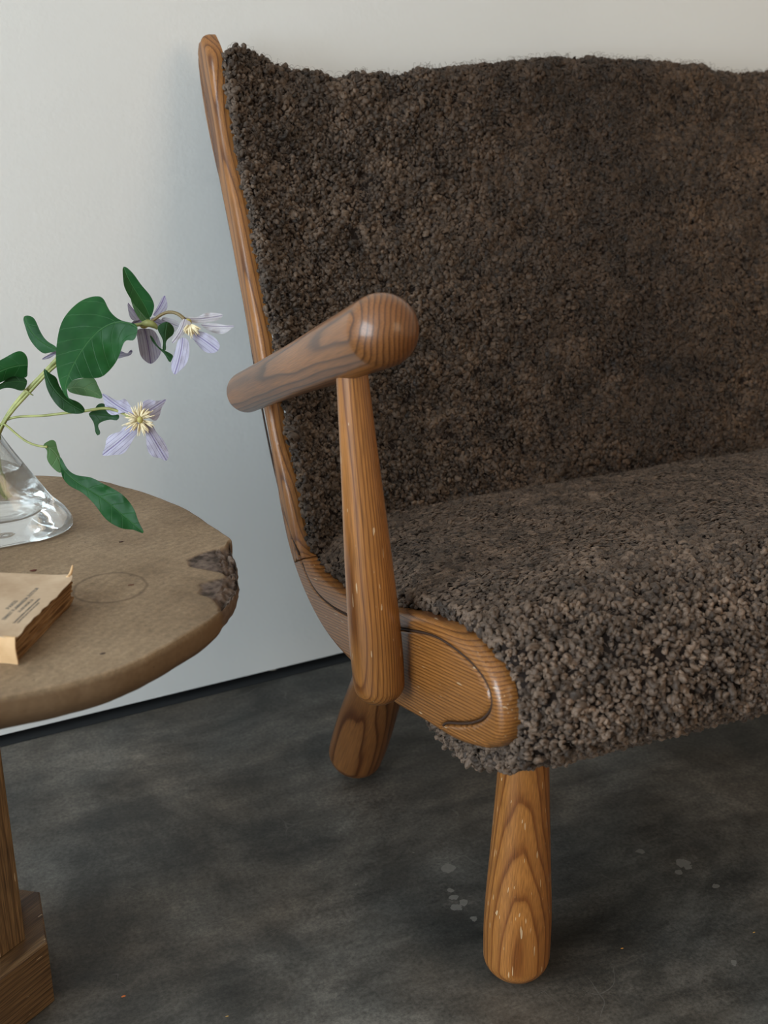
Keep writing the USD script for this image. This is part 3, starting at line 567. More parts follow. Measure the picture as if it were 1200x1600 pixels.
table_mat = mat('weathered_table_wood', {
    'tc': ('texture_coordinate', {}), 'o': ('vector_math', {'math_type': 'subtract', 'vector2': (.42, -.55, 0.0)}), 'fl': ('vector_math', {'math_type': 'multiply', 'vector2': (1, 1, 0)}), 'ln': ('vector_math', {'math_type': 'length'}),
    'nw': ('noise_texture', {'scale': 7.0, 'detail': 3.0}), 'wa': ('math', {'math_type': 'multiply_add', 'value2': .05, 'value3': 0.0}), 'ad': ('math', {'math_type': 'add'}), 'dv': ('math', {'math_type': 'divide', 'value2': .0042}), 'fr': ('math', {'math_type': 'pingpong', 'value2': 1.0}),
    'gm': ('map_range', {'from_min': 0.0, 'from_max': 1.0, 'to_min': .94, 'to_max': 1.05}), 'nb': ('noise_texture', {'scale': 6.5, 'detail': 5.0, 'roughness': .62}), 'rb': ('rgb_ramp', {'ramp': [(.30, (.150, .098, .056)), (.45, (.235, .162, .099)), (.60, (.310, .220, .138)), (.75, (.360, .265, .172))]}),
    'x1': ('mix', {'mix_type': 'multiply', 'fac': 1.0}), 'ng': ('noise_texture', {'scale': 260.0, 'detail': 4.0, 'roughness': .7}), 'mg': ('map_range', {'from_min': .3, 'from_max': .7, 'to_min': .74, 'to_max': 1.22}), 'x2': ('mix', {'mix_type': 'multiply', 'fac': 1.0}),
    'so': ('vector_math', {'math_type': 'distance', 'vector2': tuple(stain_c)}), 'sn': ('noise_texture', {'scale': 50.0, 'detail': 2.0}), 'sa': ('math', {'math_type': 'multiply_add', 'value2': .006, 'value3': -.0325}), 'sd': ('math', {'math_type': 'add'}), 'sb': ('math', {'math_type': 'absolute'}), 'sm': ('map_range', {'from_min': 0.0, 'from_max': .0022, 'to_min': .62, 'to_max': 0.0, 'clamp': True}), 'x3': ('mix', {'color2': (.085, .052, .033)}),
    'uv': ('uvmap', {'attribute': 'st'}), 'us': ('separate_xyz', {}), 'bk': ('noise_texture', {'scale': 130.0, 'detail': 5.0, 'roughness': .65}), 'br': ('rgb_ramp', {'ramp': [(.30, (.045, .028, .021)), (.44, (.105, .072, .056)), (.60, (.150, .108, .084)), (.76, (.30, .225, .17))]}), 'x4': ('mix', {}), 'x5': ('mix', {'color2': (.030, .018, .012)}),
    'sx': ('separate_xyz', {}), 'ez': ('map_range', {'from_min': TH - .006, 'from_max': TH - .0015, 'to_min': 1.0, 'to_max': 0.0, 'clamp': True}), 'em': ('math', {'math_type': 'multiply', 'value2': .7}), 'x6': ('mix', {'color2': (.130, .074, .036)}),
    'nv': ('voronoi_texture', {'scale': 70.0}), 'vl': ('math', {'math_type': 'less_than', 'value2': .05}), 'vm': ('math', {'math_type': 'multiply', 'value2': .6}), 'x7': ('mix', {'color2': (.05, .03, .022)}),
    'b': ('bump', {'strength': .35, 'distance': .0009}), 'p': ('principled_bsdf', {'roughness': .62, 'specular_ior_level': .3})},
    [('tc.object', 'o.vector1'), ('o.vector', 'fl.vector1'), ('fl.vector', 'ln.vector1'), ('tc.object', 'nw.vector'), ('nw.fac', 'wa.value1'), ('ln.value', 'ad.value1'), ('wa.value', 'ad.value2'), ('ad.value', 'dv.value1'), ('dv.value', 'fr.value1'), ('fr.value', 'gm.value'),
     ('tc.object', 'nb.vector'), ('nb.fac', 'rb.fac'), ('rb.color', 'x1.color1'), ('gm.result', 'x1.color2'), ('tc.object', 'ng.vector'), ('ng.fac', 'mg.value'), ('x1.color', 'x2.color1'), ('mg.result', 'x2.color2'),
     ('tc.object', 'so.vector1'), ('tc.object', 'sn.vector'), ('sn.fac', 'sa.value1'), ('so.value', 'sd.value1'), ('sa.value', 'sd.value2'), ('sd.value', 'sb.value1'), ('sb.value', 'sm.value'), ('sm.result', 'x3.fac'), ('x2.color', 'x3.color1'),
     ('tc.object', 'sx.vector'), ('sx.z', 'ez.value'), ('ez.result', 'em.value1'), ('em.value', 'x6.fac'), ('x3.color', 'x6.color1'),
     ('tc.object', 'nv.vector'), ('nv.distance', 'vl.value1'), ('vl.value', 'vm.value1'), ('vm.value', 'x7.fac'), ('x6.color', 'x7.color1'),
     ('uv.UV', 'us.vector'), ('tc.object', 'bk.vector'), ('bk.fac', 'br.fac'), ('us.x', 'x4.fac'), ('x7.color', 'x4.color1'), ('br.color', 'x4.color2'), ('us.y', 'x5.fac'), ('x4.color', 'x5.color1'), ('x5.color', 'p.base_color'),
     ('ng.fac', 'b.height'), ('b.normal', 'p.normal')])
part(table, 'tabletop', (V, tt_f), table_mat, smooth=True, uv=UVS)
ped = np.array([(.081, 1.025), (.076, .947), (.0145, .9055)]); pc = np.array([.020, .985]); ped = np.vstack([ped, 2 * pc - ped])
def prism(poly, z0, z1, bev=.0015):
    pl = Polygon(poly); a = np.asarray(pl.buffer(-bev, join_style=2).exterior.coords)[:-1]; o = np.asarray(pl.exterior.coords)[:-1]
    v = np.vstack([np.column_stack([a, np.full(len(a), z0)]), np.column_stack([o, np.full(len(o), z0 + bev)]), np.column_stack([o, np.full(len(o), z1 - bev)]), np.column_stack([a, np.full(len(a), z1)])])
    return trimesh.convex.convex_hull(v)
TB = np.array([*TC, 0])
base_wood = wood('pedestal_base_wood', (.05, .95, -.16), (.83, .56, 0), spacing=.006, light=(.175, .098, .042), dark=(.085, .042, .016), warp=.012, warp_scale=8, rough=.55, coat=.05, fleck=.3, base=TB, fib=.5)
post_wood = wood('pedestal_post_wood', (-.08, .9, 0), (.01, .02, 1), spacing=.007, light=(.185, .105, .045), dark=(.095, .048, .019), warp=.014, warp_scale=8, rough=.55, coat=.05, fleck=.15, base=TB, fib=.5)
part(table, 'base', prism(ped, .0, .070), base_wood, smooth=False)
part(table, 'post', prism(pc + (ped - pc) * .675, .0695, TH - .038), post_wood, smooth=False)

# ------------------------------------------------------------------ small things lying about
def crumb(name, px, py, z, size, color, label, cat, seed, flat=.35):
    g = np.random.default_rng(seed); m = trimesh.creation.icosphere(subdivisions=1, radius=1.0)
    m.vertices *= (1 + .35 * (g.random((len(m.vertices), 1)) - .5)); a = g.random() * 3
    m.vertices = m.vertices @ np.array([[math.cos(a), math.sin(a), 0], [-math.sin(a), math.cos(a), 0], [0, 0, 1]]) * np.array([size, size * .55, size * flat * .5])
    o = on_z(px, py, z); m.vertices += o - [0, 0, m.vertices[:, 2].min() + .0001]
    c = mat(name + '_' + str(seed), {'p': ('principled_bsdf', {'base_color': color, 'roughness': .8})}, [])
    single(name, m, c, label, cat, loc=o)
crumb('bark_flake', 52, 892, TH, .0030, (.11, .030, .018), 'tiny reddish bark flake on the tabletop just behind the old book', 'flake', 1)
crumb('bark_flake', 189, 847, TH, .0022, (.05, .022, .015), 'tiny dark bark flake on the tabletop under the hanging leaf tip', 'flake', 2)
crumb('bark_flake', 160, 1022, TH, .0024, (.04, .022, .016), 'tiny blackish bark flake near the front edge of the tabletop', 'flake', 3)
crumb('bark_flake', 205, 914, TH, .0026, (.13, .055, .030), 'tiny brown bark flake inside the ring stain on the tabletop', 'flake', 4, .2)
crumb('plaster_chip', 427, 1047, .0016, .0055, (.42, .38, .33), 'pale plaster chip on the floor against the wall, left one', 'chip', 15, .3)
crumb('plaster_chip', 446, 1041, .0016, .0042, (.30, .27, .24), 'smaller greyish plaster chip on the floor against the wall, nearer the sofa', 'chip', 16, .3)
crumb('crumb', 193, 1557, 0, .0022, (.52, .14, .035), 'small orange crumb on the concrete floor near the table base', 'crumb', 5)
crumb('crumb', 355, 1588, 0, .0016, (.42, .26, .08), 'small yellowish crumb on bare floor between the table base and front sofa leg', 'crumb', 6)
crumb('crumb', 972, 1482, 0, .0016, (.50, .22, .05), 'small amber crumb on the floor close to the right of the front sofa leg', 'crumb', 7)
crumb('crumb', 1178, 1457, 0, .0015, (.45, .25, .06), 'small amber crumb on the floor well to the right of the front sofa leg', 'crumb', 8)

# ------------------------------------------------------------------ the old book
A2 = on_z(31, 1038, TH)[:2]; bu = np.array([.5431, .8397]); bv = np.array([-.8397, .5431]); BL, BW, BT = .1035, .152, .0225
def bk(u, v, z): return np.array([*(A2 + bu * u + bv * v), TH + z])
book = thing('book', (*A2, TH), 'old worn paperback with faded cream cover and ragged brown page edges on the table', 'book')
page_mat = mat('old_pages', {'tc': ('texture_coordinate', {}), 'm': ('mapping', {'scale': (30, 30, 900)}), 'n': ('noise_texture', {'scale': 1.0, 'detail': 3.0}), 'r': ('rgb_ramp', {'ramp': [(.3, (.10, .045, .016)), (.5, (.22, .115, .048)), (.68, (.36, .215, .105))]}), 'b': ('bump', {'strength': .6, 'distance': .001}), 'p': ('principled_bsdf', {'roughness': .85, 'specular_ior_level': .15})},
    [('tc.object', 'm.vector'), ('m.vector', 'n.vector'), ('n.fac', 'r.fac'), ('r.color', 'p.base_color'), ('n.fac', 'b.height'), ('b.normal', 'p.normal')])
def paper(name, c1, c2):
    return mat(name, {'tc': ('texture_coordinate', {}), 'n': ('noise_texture', {'scale': 28.0, 'detail': 5.0, 'roughness': .6}), 'r': ('rgb_ramp', {'ramp': [(.3, c1), (.65, c2)]}), 'p': ('principled_bsdf', {'roughness': .8, 'specular_ior_level': .2})}, [('tc.object', 'n.vector'), ('n.fac', 'r.fac'), ('r.color', 'p.base_color')])
cover_mat = paper('faded_cover', (.40, .275, .175), (.56, .42, .29)); spine_mat = paper('bare_spine_paper', (.55, .34, .17), (.70, .47, .27))
ink = mat('grey_ink', {'p': ('principled_bsdf', {'base_color': (.10, .095, .085), 'roughness': .8})}, [])
g = np.random.default_rng(4)
NSIG = 13
for s in range(NSIG):                                              # the sewn gatherings, each folded a little differently at the cut edge
    z0, z1 = .0012 + (BT - .0032) * s / NSIG, .0012 + (BT - .0032) * (s + .93) / NSIG
    n = 40; uu = np.linspace(0, 1, n); du = BL * (1 - .0) - .004 * g.random() + 0 * uu
    front = np.column_stack([uu * BL, .0008 + .0034 * g.random() + .0016 * (meshkit.fbm(np.column_stack([uu * 9, 0 * uu + s * 3.3, 0 * uu]), 3, 2) - .2)])
    poly = np.vstack([front, [(BL - .002 * g.random(), BW - .004), (.0015, BW - .004)]])
    pl = trimesh.creation.extrude_polygon(Polygon(poly).buffer(0), z1 - z0, engine='earcut'); v = pl.vertices
    sag = .0006 * np.sin(v[:, 0] / BL * 7 + s) * (v[:, 1] < .02)
    part(book, 'page_gathering', (np.array([bk(a, b, z0 + c + d * .4) for (a, b, c), d in zip(v, sag)]), pl.faces), page_mat, smooth=False)
def cover_sheet(zf, poly, t=.0005, step=.0035):
    P = Polygon(poly); ring = resample(np.asarray(P.exterior.coords)[:-1], step, closed=True); lo, hi = ring.min(0), ring.max(0)
    gx, gy = np.meshgrid(np.arange(lo[0], hi[0], step), np.arange(lo[1], hi[1], step)); G = np.stack([gx.ravel(), gy.ravel()], 1); G = G[shapely.contains(P.buffer(-step * .5), shapely.points(G))]
    W = np.vstack([ring, G]); T = Delaunay(W).simplices; T = T[shapely.contains(P.buffer(1e-7), shapely.points(W[T].mean(1)))]
    z = zf(W); up = np.array([bk(a, b, c) for (a, b), c in zip(W, z)]); dn = up - [0, 0, t]; n = len(W); r = len(ring); i = np.arange(r); j = (i + 1) % r
    m = trimesh.Trimesh(np.vstack([up, dn]), np.vstack([T, T[:, ::-1] + n, np.stack([i, i + n, j], 1), np.stack([j, i + n, j + n], 1)]), process=False); m.fix_normals(); return m
rag = [(BL * q, -.0012 + .0022 * meshkit.noise(np.array([q * 14, 1, 1]), 3)) for q in np.linspace(.02, .93, 40)]
cov = [(-.0015, .004), (.003, .0002), *rag, (BL - .001, .001), (BL + .0012, .005), (BL + .001, .03), (BL - .001, .07), (BL + .001, .11), (BL, BW), (-.001, BW)]
def cover_z(W):
    c = np.exp(-(((W[:, 0] - BL) / .010) ** 2 + (W[:, 1] / .012) ** 2)); d = np.exp(-((W[:, 0] / .012) ** 2 + (W[:, 1] / .010) ** 2))
    return BT + .0004 * np.sin(W[:, 0] * 60) + .0012 * c * 1.6 - .0022 * d + .0010 * (W[:, 0] / BL - .5) ** 2
cover = part(book, 'cover', cover_sheet(cover_z, cov), cover_mat, smooth=30)
part(book, 'back_cover', cover_sheet(lambda W: .0011 + 0 * W[:, 0], [(0, .0035), (BL, .0045), (BL - .002, BW), (0, BW)], t=.0009), page_mat, smooth=30)
curl_t = np.linspace(0, 1, 7)
part(book, 'torn_corner', tube([bk(BL - .004, .004, BT + .001), bk(BL + .0005, .0035, BT + .0022), bk(BL + .003, .003, BT + .0052), bk(BL + .0042, .0025, BT + .0085)], [.0016, .0013, .0010, .0006], n=8), spine_mat, smooth=True)
sp = []
n = 34
for q in np.linspace(.0006, BW - .002, n):
    for zz in np.linspace(0, 1, 9):
        sp.append(bk(-.0016 - .0012 * math.sin(zz * math.pi) + .0014 * (meshkit.fbm(np.array([q * 120, zz * 7, 0]), 3, 6) - .5), q, .0006 + zz * (BT - .0012)))
sp = np.array(sp); si = np.array([[i * 9 + j, (i + 1) * 9 + j, (i + 1) * 9 + j + 1, i * 9 + j + 1] for i in range(n - 1) for j in range(8)])
sf = np.vstack([si[:, [0, 1, 2]], si[:, [0, 2, 3]]]); shift = np.append(bu * .0012, 0); nv = len(sp)
loop = [i * 9 for i in range(n)] + [(n - 1) * 9 + j for j in range(1, 9)] + [i * 9 + 8 for i in range(n - 2, -1, -1)] + [j for j in range(7, 0, -1)]
sq = [(a, b, b + nv) for a, b in zip(loop, loop[1:] + loop[:1])] + [(a, b + nv, a + nv) for a, b in zip(loop, loop[1:] + loop[:1])]
smesh = trimesh.Trimesh(np.vstack([sp, sp + shift]), np.vstack([sf, sf[:, ::-1] + nv, np.array(sq)]), process=False); smesh.fix_normals()
part(book, 'spine', smesh, spine_mat, smooth=50, label='bare pale spine paper with torn edges')
def letters(text, uc, v, h, bold=False, width=None):
    t = meshkit.text_mesh(text, h, depth=.00008, bold=bold); P = t.vertices.copy(); w = P[:, 0].max() - P[:, 0].min(); k = (width / w) if width else 1.0
    P[:, 0] = (P[:, 0] - P[:, 0].min() - w / 2) * k + uc; P[:, 1] += v
    z = cover_z(P[:, :2]) + .00003 + P[:, 2]
    part(cover, 'printed_line', (np.array([bk(a, b, c) for (a, b), c in zip(P[:, :2], z)]), t.faces), ink, smooth=False)
letters('PARIS', .0480, .0246, .0029, True, .0155)
letters('ERNEST FLAMMARION, ÉDITEUR', .0515, .0191, .0027, True, .0580)
letters('26, RUE RACINE, 26', .0480, .0141, .0021, True, .0235)
letters('Tous droits de traduction, d’adaptation et de reproduction', .0400, .0098, .0016, True, .0440)
letters('réservés pour tous les pays', .0370, .0072, .0016, True, .0360)

# ------------------------------------------------------------------ the glass vase with water
VC = np.array([.094, 1.066, TH + .0006]); fwd2 = np.array([math.sin(YAW), math.cos(YAW), 0])
glass = mat('clear_glass', {'tc': ('texture_coordinate', {}), 'n': ('noise_texture', {'scale': 26.0, 'detail': 1.0}), 'b': ('bump', {'strength': .18, 'distance': .01}), 'p': ('principled_bsdf', {'base_color': (.98, .99, .985), 'roughness': 0.0, 'transmission_weight': 1.0, 'ior': 1.48}), 't': ('transparent_bsdf', {'color': (.97, .98, .975)}), 'm': ('mix_closure', {'fac': .10})}, [('tc.object', 'n.vector'), ('n.fac', 'b.height'), ('b.normal', 'p.normal'), ('p.BSDF', 'm.closure1'), ('t.BSDF', 'm.closure2')], surface='m.closure')
water_mat = mat('clear_water', {'p': ('principled_bsdf', {'base_color': (1, 1, 1), 'roughness': 0.0, 'transmission_weight': 1.0, 'ior': 1.33}), 't': ('transparent_bsdf', {}), 'm': ('mix_closure', {'fac': .15})}, [('p.BSDF', 'm.closure1'), ('t.BSDF', 'm.closure2')], surface='m.closure')
f_out = PchipInterpolator([0, .003, .009, .016, .028, .042, .058, .073, .088, .098, .103], [.90, .985, 1.0, .955, .80, .675, .535, .40, .275, .215, .228])
f_in = PchipInterpolator([.010, .0125, .017, .024, .030, .042, .058, .073, .088, .098, .103], [0.0, .46, .58, .62, .61, .555, .435, .305, .195, .150, .168])
VN = 160; va = np.arange(VN) * 2 * np.pi / VN
def vase_ring(z, f, lob, wob):
    R = (.0555 + .0055 * np.cos(3 * va) * lob) * (1 + wob * np.sin(2 * va + z * 60) + wob * .6 * np.sin(5 * va - z * 90)) * f
    d = np.cos(va)[:, None] * CR + np.sin(va)[:, None] * fwd2
    return VC + d * R[:, None] + [0, 0, z] - CR * (.010 * z / .1)
def lob_of(z): return float(np.clip(1.25 - z / .07, .15, 1.25))
rings_o = [vase_ring(z, float(f_out(z)), lob_of(z), .010) for z in np.r_[np.linspace(0, .02, 14), np.linspace(.02, .103, 44)[1:]]]
rings_i = [vase_ring(z, float(f_in(z)), lob_of(z) * .8, .016) for z in np.r_[np.linspace(.103, .018, 44), np.linspace(.018, .0101, 8)[1:]]]
def loft(rings, cap0=None, cap1=None):
    k = len(rings); v = np.vstack(rings); i, j = np.meshgrid(np.arange(k - 1), np.arange(VN), indexing='ij'); jn = (j + 1) % VN
    q = np.stack([i * VN + j, i * VN + jn, (i + 1) * VN + jn, (i + 1) * VN + j], -1).reshape(-1, 4); f = [q[:, [0, 1, 2]], q[:, [0, 2, 3]]]
    for e, ring in ((0, rings[0]), (k - 1, rings[-1])):
        v = np.vstack([v, ring.mean(0)]); c = len(v) - 1; a = np.arange(VN); b = (a + 1) % VN
        f.append(np.stack([np.full(VN, c), b + e * VN, a + e * VN], 1) if e == 0 else np.stack([np.full(VN, c), a + e * VN, b + e * VN], 1))
    return trimesh.Trimesh(v, np.vstack(f), process=False)
lip = [vase_ring(.1038, .200, .15, .010)]
single('glass_vase', loft(rings_o + lip + rings_i), glass, 'clear thick hand-blown glass vase, wide at the foot, holding flower stems on the table', 'vase', smooth=True, loc=VC)
WL = .060
rings_w = [vase_ring(z, float(f_in(z)) + .004, lob_of(z) * .8, .016) for z in np.r_[np.linspace(.0105, .018, 8), np.linspace(.018, WL, 22)[1:]]]
single('water', loft(rings_w), water_mat, 'clear water filling the lower half of the glass vase', 'water', smooth=True, loc=VC)

# ------------------------------------------------------------------ clematis
def leafy(name, base, tone, gloss, vein, vein_w, side, rev=None):
    """Leaf or petal tissue; st = (metres along the midrib, metres off it)."""
    return mat(name, {'uv': ('uvmap', {'attribute': 'st'}), 'us': ('separate_xyz', {}), 'av': ('math', {'math_type': 'absolute'}), 'tc': ('texture_coordinate', {}), 'n': ('noise_texture', {'scale': 120.0, 'detail': 3.0}), 'nd': ('math', {'math_type': 'multiply_add', 'value2': .0016, 'value3': -.0008}),
        'mm': ('map_range', {'from_min': 0.0, 'from_max': vein_w, 'to_min': 1.0, 'to_max': 0.0, 'clamp': True}),
        'sk': ('math', {'math_type': 'multiply', 'value2': side[1]}), 'su': ('math', {'math_type': 'subtract'}), 'sn': ('math', {'math_type': 'add'}), 'sd': ('math', {'math_type': 'divide', 'value2': side[0]}), 'sf': ('math', {'math_type': 'fraction'}), 'sc': ('math', {'math_type': 'subtract', 'value2': .5}), 'sa': ('math', {'math_type': 'absolute'}),
        'sm': ('map_range', {'from_min': 0.0, 'from_max': side[2], 'to_min': side[3], 'to_max': 0.0, 'clamp': True}), 'mx': ('math', {'math_type': 'maximum'}),
        'big': ('noise_texture', {'scale': 40.0, 'detail': 3.0}), 'r': ('rgb_ramp', {'ramp': [(.3, base), (.7, tone)]}), 'x': ('mix', {'color2': vein}), 'b': ('bump', {'strength': .45, 'distance': .0012, 'invert': True}),
        'p': ('principled_bsdf', {'roughness': gloss, 'specular_ior_level': .22}), 't': ('translucent_bsdf', {}), 'ms': ('mix_closure', {'fac': .22})},
        [('uv.UV', 'us.vector'), ('us.y', 'av.value1'), ('av.value', 'mm.value'), ('av.value', 'sk.value1'), ('us.x', 'su.value1'), ('sk.value', 'su.value2'), ('tc.object', 'n.vector'), ('n.fac', 'nd.value1'), ('su.value', 'sn.value1'), ('nd.value', 'sn.value2'), ('sn.value', 'sd.value1'), ('sd.value', 'sf.value1'), ('sf.value', 'sc.value1'), ('sc.value', 'sa.value1'), ('sa.value', 'sm.value'),
         ('mm.result', 'mx.value1'), ('sm.result', 'mx.value2'), ('tc.object', 'big.vector'), ('big.fac', 'r.fac'), ('mx.value', 'x.fac'), ('r.color', 'x.color1'), ('x.color', 'p.base_color'), ('x.color', 't.color'), ('mx.value', 'b.height'), ('b.normal', 'p.normal'), ('p.BSDF', 'ms.closure1'), ('t.BSDF', 'ms.closure2')], surface='ms.closure')
leaf_mat = leafy('clematis_leaf', (.005, .050, .010), (.013, .092, .018), .45, (.050, .145, .045), .0006, (.0125, .9, .05, .35))
dark_leaf = leafy('clematis_leaf_dark', (.007, .040, .008), (.014, .066, .014), .48, (.028, .095, .026), .0005, (.012, .9, .05, .3))
under_leaf = leafy('clematis_leaf_under', (.055, .125, .042), (.085, .175, .060), .55, (.15, .24, .11), .0006, (.010, .9, .07, .7))
stem_mat = mat('clematis_stem', {'tc': ('texture_coordinate', {}), 'n': ('noise_texture', {'scale': 60.0, 'detail': 2.0}), 'r': ('rgb_ramp', {'ramp': [(.35, (.20, .22, .065)), (.65, (.36, .37, .13))]}), 'p': ('principled_bsdf', {'roughness': .5})}, [('tc.object', 'n.vector'), ('n.fac', 'r.fac'), ('r.color', 'p.base_color')])
brown_stem = mat('clematis_brown_stem', {'p': ('principled_bsdf', {'base_color': (.17, .12, .045), 'roughness': .5})}, [])
petal_mat = leafy('clematis_petal', (.44, .415, .53), (.53, .505, .61), .6, (.215, .170, .345), .0007, (.155, 50.0, .10, .55))
petal_back = leafy('clematis_petal_back', (.46, .435, .55), (.56, .53, .63), .6, (.17, .105, .27), .0009, (.120, 50.0, .13, .65))
petal_pale = leafy('clematis_petal_pale', (.58, .56, .61), (.68, .66, .70), .6, (.33, .28, .41), .0006, (.155, 50.0, .09, .4))
stamen_mat = mat('stamen', {'tc': ('texture_coordinate', {}), 'n': ('noise_texture', {'scale': 300.0}), 'r': ('rgb_ramp', {'ramp': [(.3, (.66, .53, .31)), (.7, (.84, .74, .52))]}), 'p': ('principled_bsdf', {'roughness': .6})}, [('tc.object', 'n.vector'), ('n.fac', 'r.fac'), ('r.color', 'p.base_color')])
pistil_mat = mat('pistil', {'p': ('principled_bsdf', {'base_color': (.40, .34, .10), 'roughness': .6})}, [])
def sheet(poly, mid, D, gx=0.0, gy=0.0, fold=0.0, wave=0.0, t=.0005, seed=0, step=3.4, cup=0.0):
    """A leaf or petal: its outline and midrib as drawn in the photograph, set in space at distance D with its own tilt, fold and ripple, and given thickness."""
    P = Polygon(smooth_line(poly, step, closed=True)).buffer(0); P = biggest(P); mid = smooth_line(mid, 2.0) if len(mid) > 2 else resample(mid, 2.0)
    ring = resample(np.asarray(P.exterior.coords)[:-1], step, closed=True); lo, hi = ring.min(0), ring.max(0); h = step * .9
    gx_, gy_ = np.meshgrid(np.arange(lo[0], hi[0], h), np.arange(lo[1], hi[1], h)); G = np.stack([gx_.ravel(), gy_.ravel()], 1); G = G[shapely.contains(P.buffer(-h * .55), shapely.points(G))]
    W = np.vstack([ring, G]); T = Delaunay(W).simplices; T = T[shapely.contains(P.buffer(1e-6), shapely.points(W[T].mean(1)))]
    d, k = cKDTree(mid).query(W); tan = np.gradient(mid, axis=0); tan /= np.linalg.norm(tan, axis=1, keepdims=True); rel = W - mid[k]
    v = tan[k, 0] * rel[:, 1] - tan[k, 1] * rel[:, 0]; u = np.r_[0, np.cumsum(np.linalg.norm(np.diff(mid, axis=0), axis=1))][k] + (tan[k] * rel).sum(1)
    c = W.mean(0); s = D / FPX; size = np.ptp(W, axis=0).max()
    dep = D + gx * (W[:, 0] - c[0]) * s + gy * (W[:, 1] - c[1]) * s + fold * np.abs(v) * s + cup * (v * v) / size * s * 4
    dep = dep + wave * s * size * (meshkit.fbm(np.column_stack([W / size * 4.5, np.full(len(W), seed * 7.1)]), 2, seed) - .5) * np.clip(np.abs(v) / (size * .12), .15, 1)
    pts = np.array([at(a, b, q) for (a, b), q in zip(W, dep)])
    a = W[T]; area = (a[:, 1, 0] - a[:, 0, 0]) * (a[:, 2, 1] - a[:, 0, 1]) - (a[:, 2, 0] - a[:, 0, 0]) * (a[:, 1, 1] - a[:, 0, 1]); T[area > 0] = T[area > 0][:, ::-1]
    m = trimesh.Trimesh(pts, T, process=False); N = m.vertex_normals; n = len(W); r = len(ring); i = np.arange(r); j = (i + 1) % r
    th_ = t * np.where(np.arange(n) < r, .35, 1.0)[:, None]
    V = np.vstack([pts + N * th_ / 2, pts - N * th_ / 2]); F = np.vstack([T, T[:, ::-1] + n, np.stack([i, j, i + n], 1), np.stack([j, j + n, i + n], 1)])
    uv = np.stack([u * s, v * s], 1)
    return (V, F), np.vstack([uv, uv])
def leaf(parent, poly, mid, D, material=leaf_mat, name='leaf', **kw):
    m, uv = sheet(poly, mid, D, **kw); return part(parent, name, m, material, smooth=True, uv=uv)
def c1(*p): return [(x / 3, 380 + y / 3) for x, y in p]             # measured on enlargements of the photograph
def c2(*p): return [(160 + x / 5, 440 + y / 5) for x, y in p]
def c7(*p): return [(120 + x / 7.5, 600 + y / 7.5) for x, y in p]
def line3(pts, Ds): return [at(x, y, d) for (x, y), d in zip(pts, Ds)]
def stamens(parent, centre, D, spread, length, n, seed, aim=(0, 0), toward=.012, cone=None):
    g = np.random.default_rng(seed); out = []; c = at(*centre, D); s = D / FPX
    for i in range(n):
        a = g.uniform(0, 2 * np.pi) if cone is None else math.radians(g.uniform(*cone)); l = length * g.uniform(.72, 1.1); w = g.uniform(.45, 1.0) ** .6
        e = at(centre[0] + aim[0] + l * w * math.cos(a), centre[1] + aim[1] + l * w * math.sin(a), D - toward * g.uniform(.5, 1.2) * (1.15 - w * .6))
        b = c + (CR * math.cos(a) - CU * math.sin(a)) * spread * s; mid_ = (b + e) / 2 - CF * .0025 * g.uniform(.3, 1)
        out.append(tube([b, mid_, e], [.0004, .0008, .0003], n=5, fine=3))
    return part(parent, 'stamens', joined(out), stamen_mat, smooth=True)
NECK = at(-4, 664, 1.058)
low = VC + [0, 0, .03]
# first stem: two flowers and the large cupped leaf
st1 = thing('clematis_stem', low, 'tallest clematis stem in the vase, with a large cupped leaf and two drooping lilac flowers', 'flower stem')
part(st1, 'stem', tube([low + CR * .006, low + [0, 0, .035] + CR * -.004, *line3([(2, 668), (40, 613), (76, 576), (104, 546), (140, 522), (180, 511), (213, 508), (232, 503)], [1.055, 1.05, 1.045, 1.043, 1.042, 1.04, 1.035, 1.033])], [.0018, .0020, .0021, .0022, .0022, .0020, .0018, .0017, .0016, .0015], n=10), stem_mat, smooth=True)
part(st1, 'side_shoot', tube([low + CR * .001, low + [0, 0, .04] - CR * .004, *line3([(8, 658), (50, 609), (88, 571), (112, 556)], [1.050, 1.046, 1.042, 1.045])], [.0012, .0013, .0013, .0013, .0012, .0010], n=9), stem_mat, smooth=True)
part(st1, 'flower_stalk', tube(line3([(229, 504), (240, 500), (250, 493), (262, 488), (274, 489), (283, 494), (288, 499)], [1.033, 1.032, 1.031, 1.03, 1.029, 1.028, 1.028]), [.0015, .0014, .0014, .0014, .0014, .0015, .0018], n=10), brown_stem, smooth=True)
part(st1, 'node', tube(line3([(222, 506), (230, 505), (240, 508), (246, 514)], [1.033, 1.032, 1.032, 1.033]), [.0016, .0034, .0028, .0012], n=10), stem_mat, smooth=True)
leaf(st1, c1((450, 249), (482, 258), (505, 300), (530, 335), (570, 362), (625, 376), (643, 392), (640, 430), (622, 456), (592, 456), (568, 500), (545, 555), (505, 605), (465, 630), (400, 632), (345, 642), (316, 672), (316, 705), (330, 735), (350, 752), (318, 728), (292, 690), (272, 620), (262, 545), (268, 460), (288, 375), (325, 318), (385, 268)),
     c1((640, 395), (560, 370), (480, 400), (400, 480), (330, 600), (305, 690)), 1.010, gx=-.25, gy=-.30, fold=.30, wave=.16, seed=3, cup=.10)
leaf(st1, c1((580, 110), (622, 140), (662, 195), (700, 240), (722, 285), (720, 312), (700, 352), (668, 330), (632, 290), (600, 240), (582, 200), (576, 150)), c1((580, 112), (620, 200), (670, 280), (700, 345)), 1.028, material=leaf_mat, gx=.3, gy=.2, fold=-.35, wave=.05, seed=4)
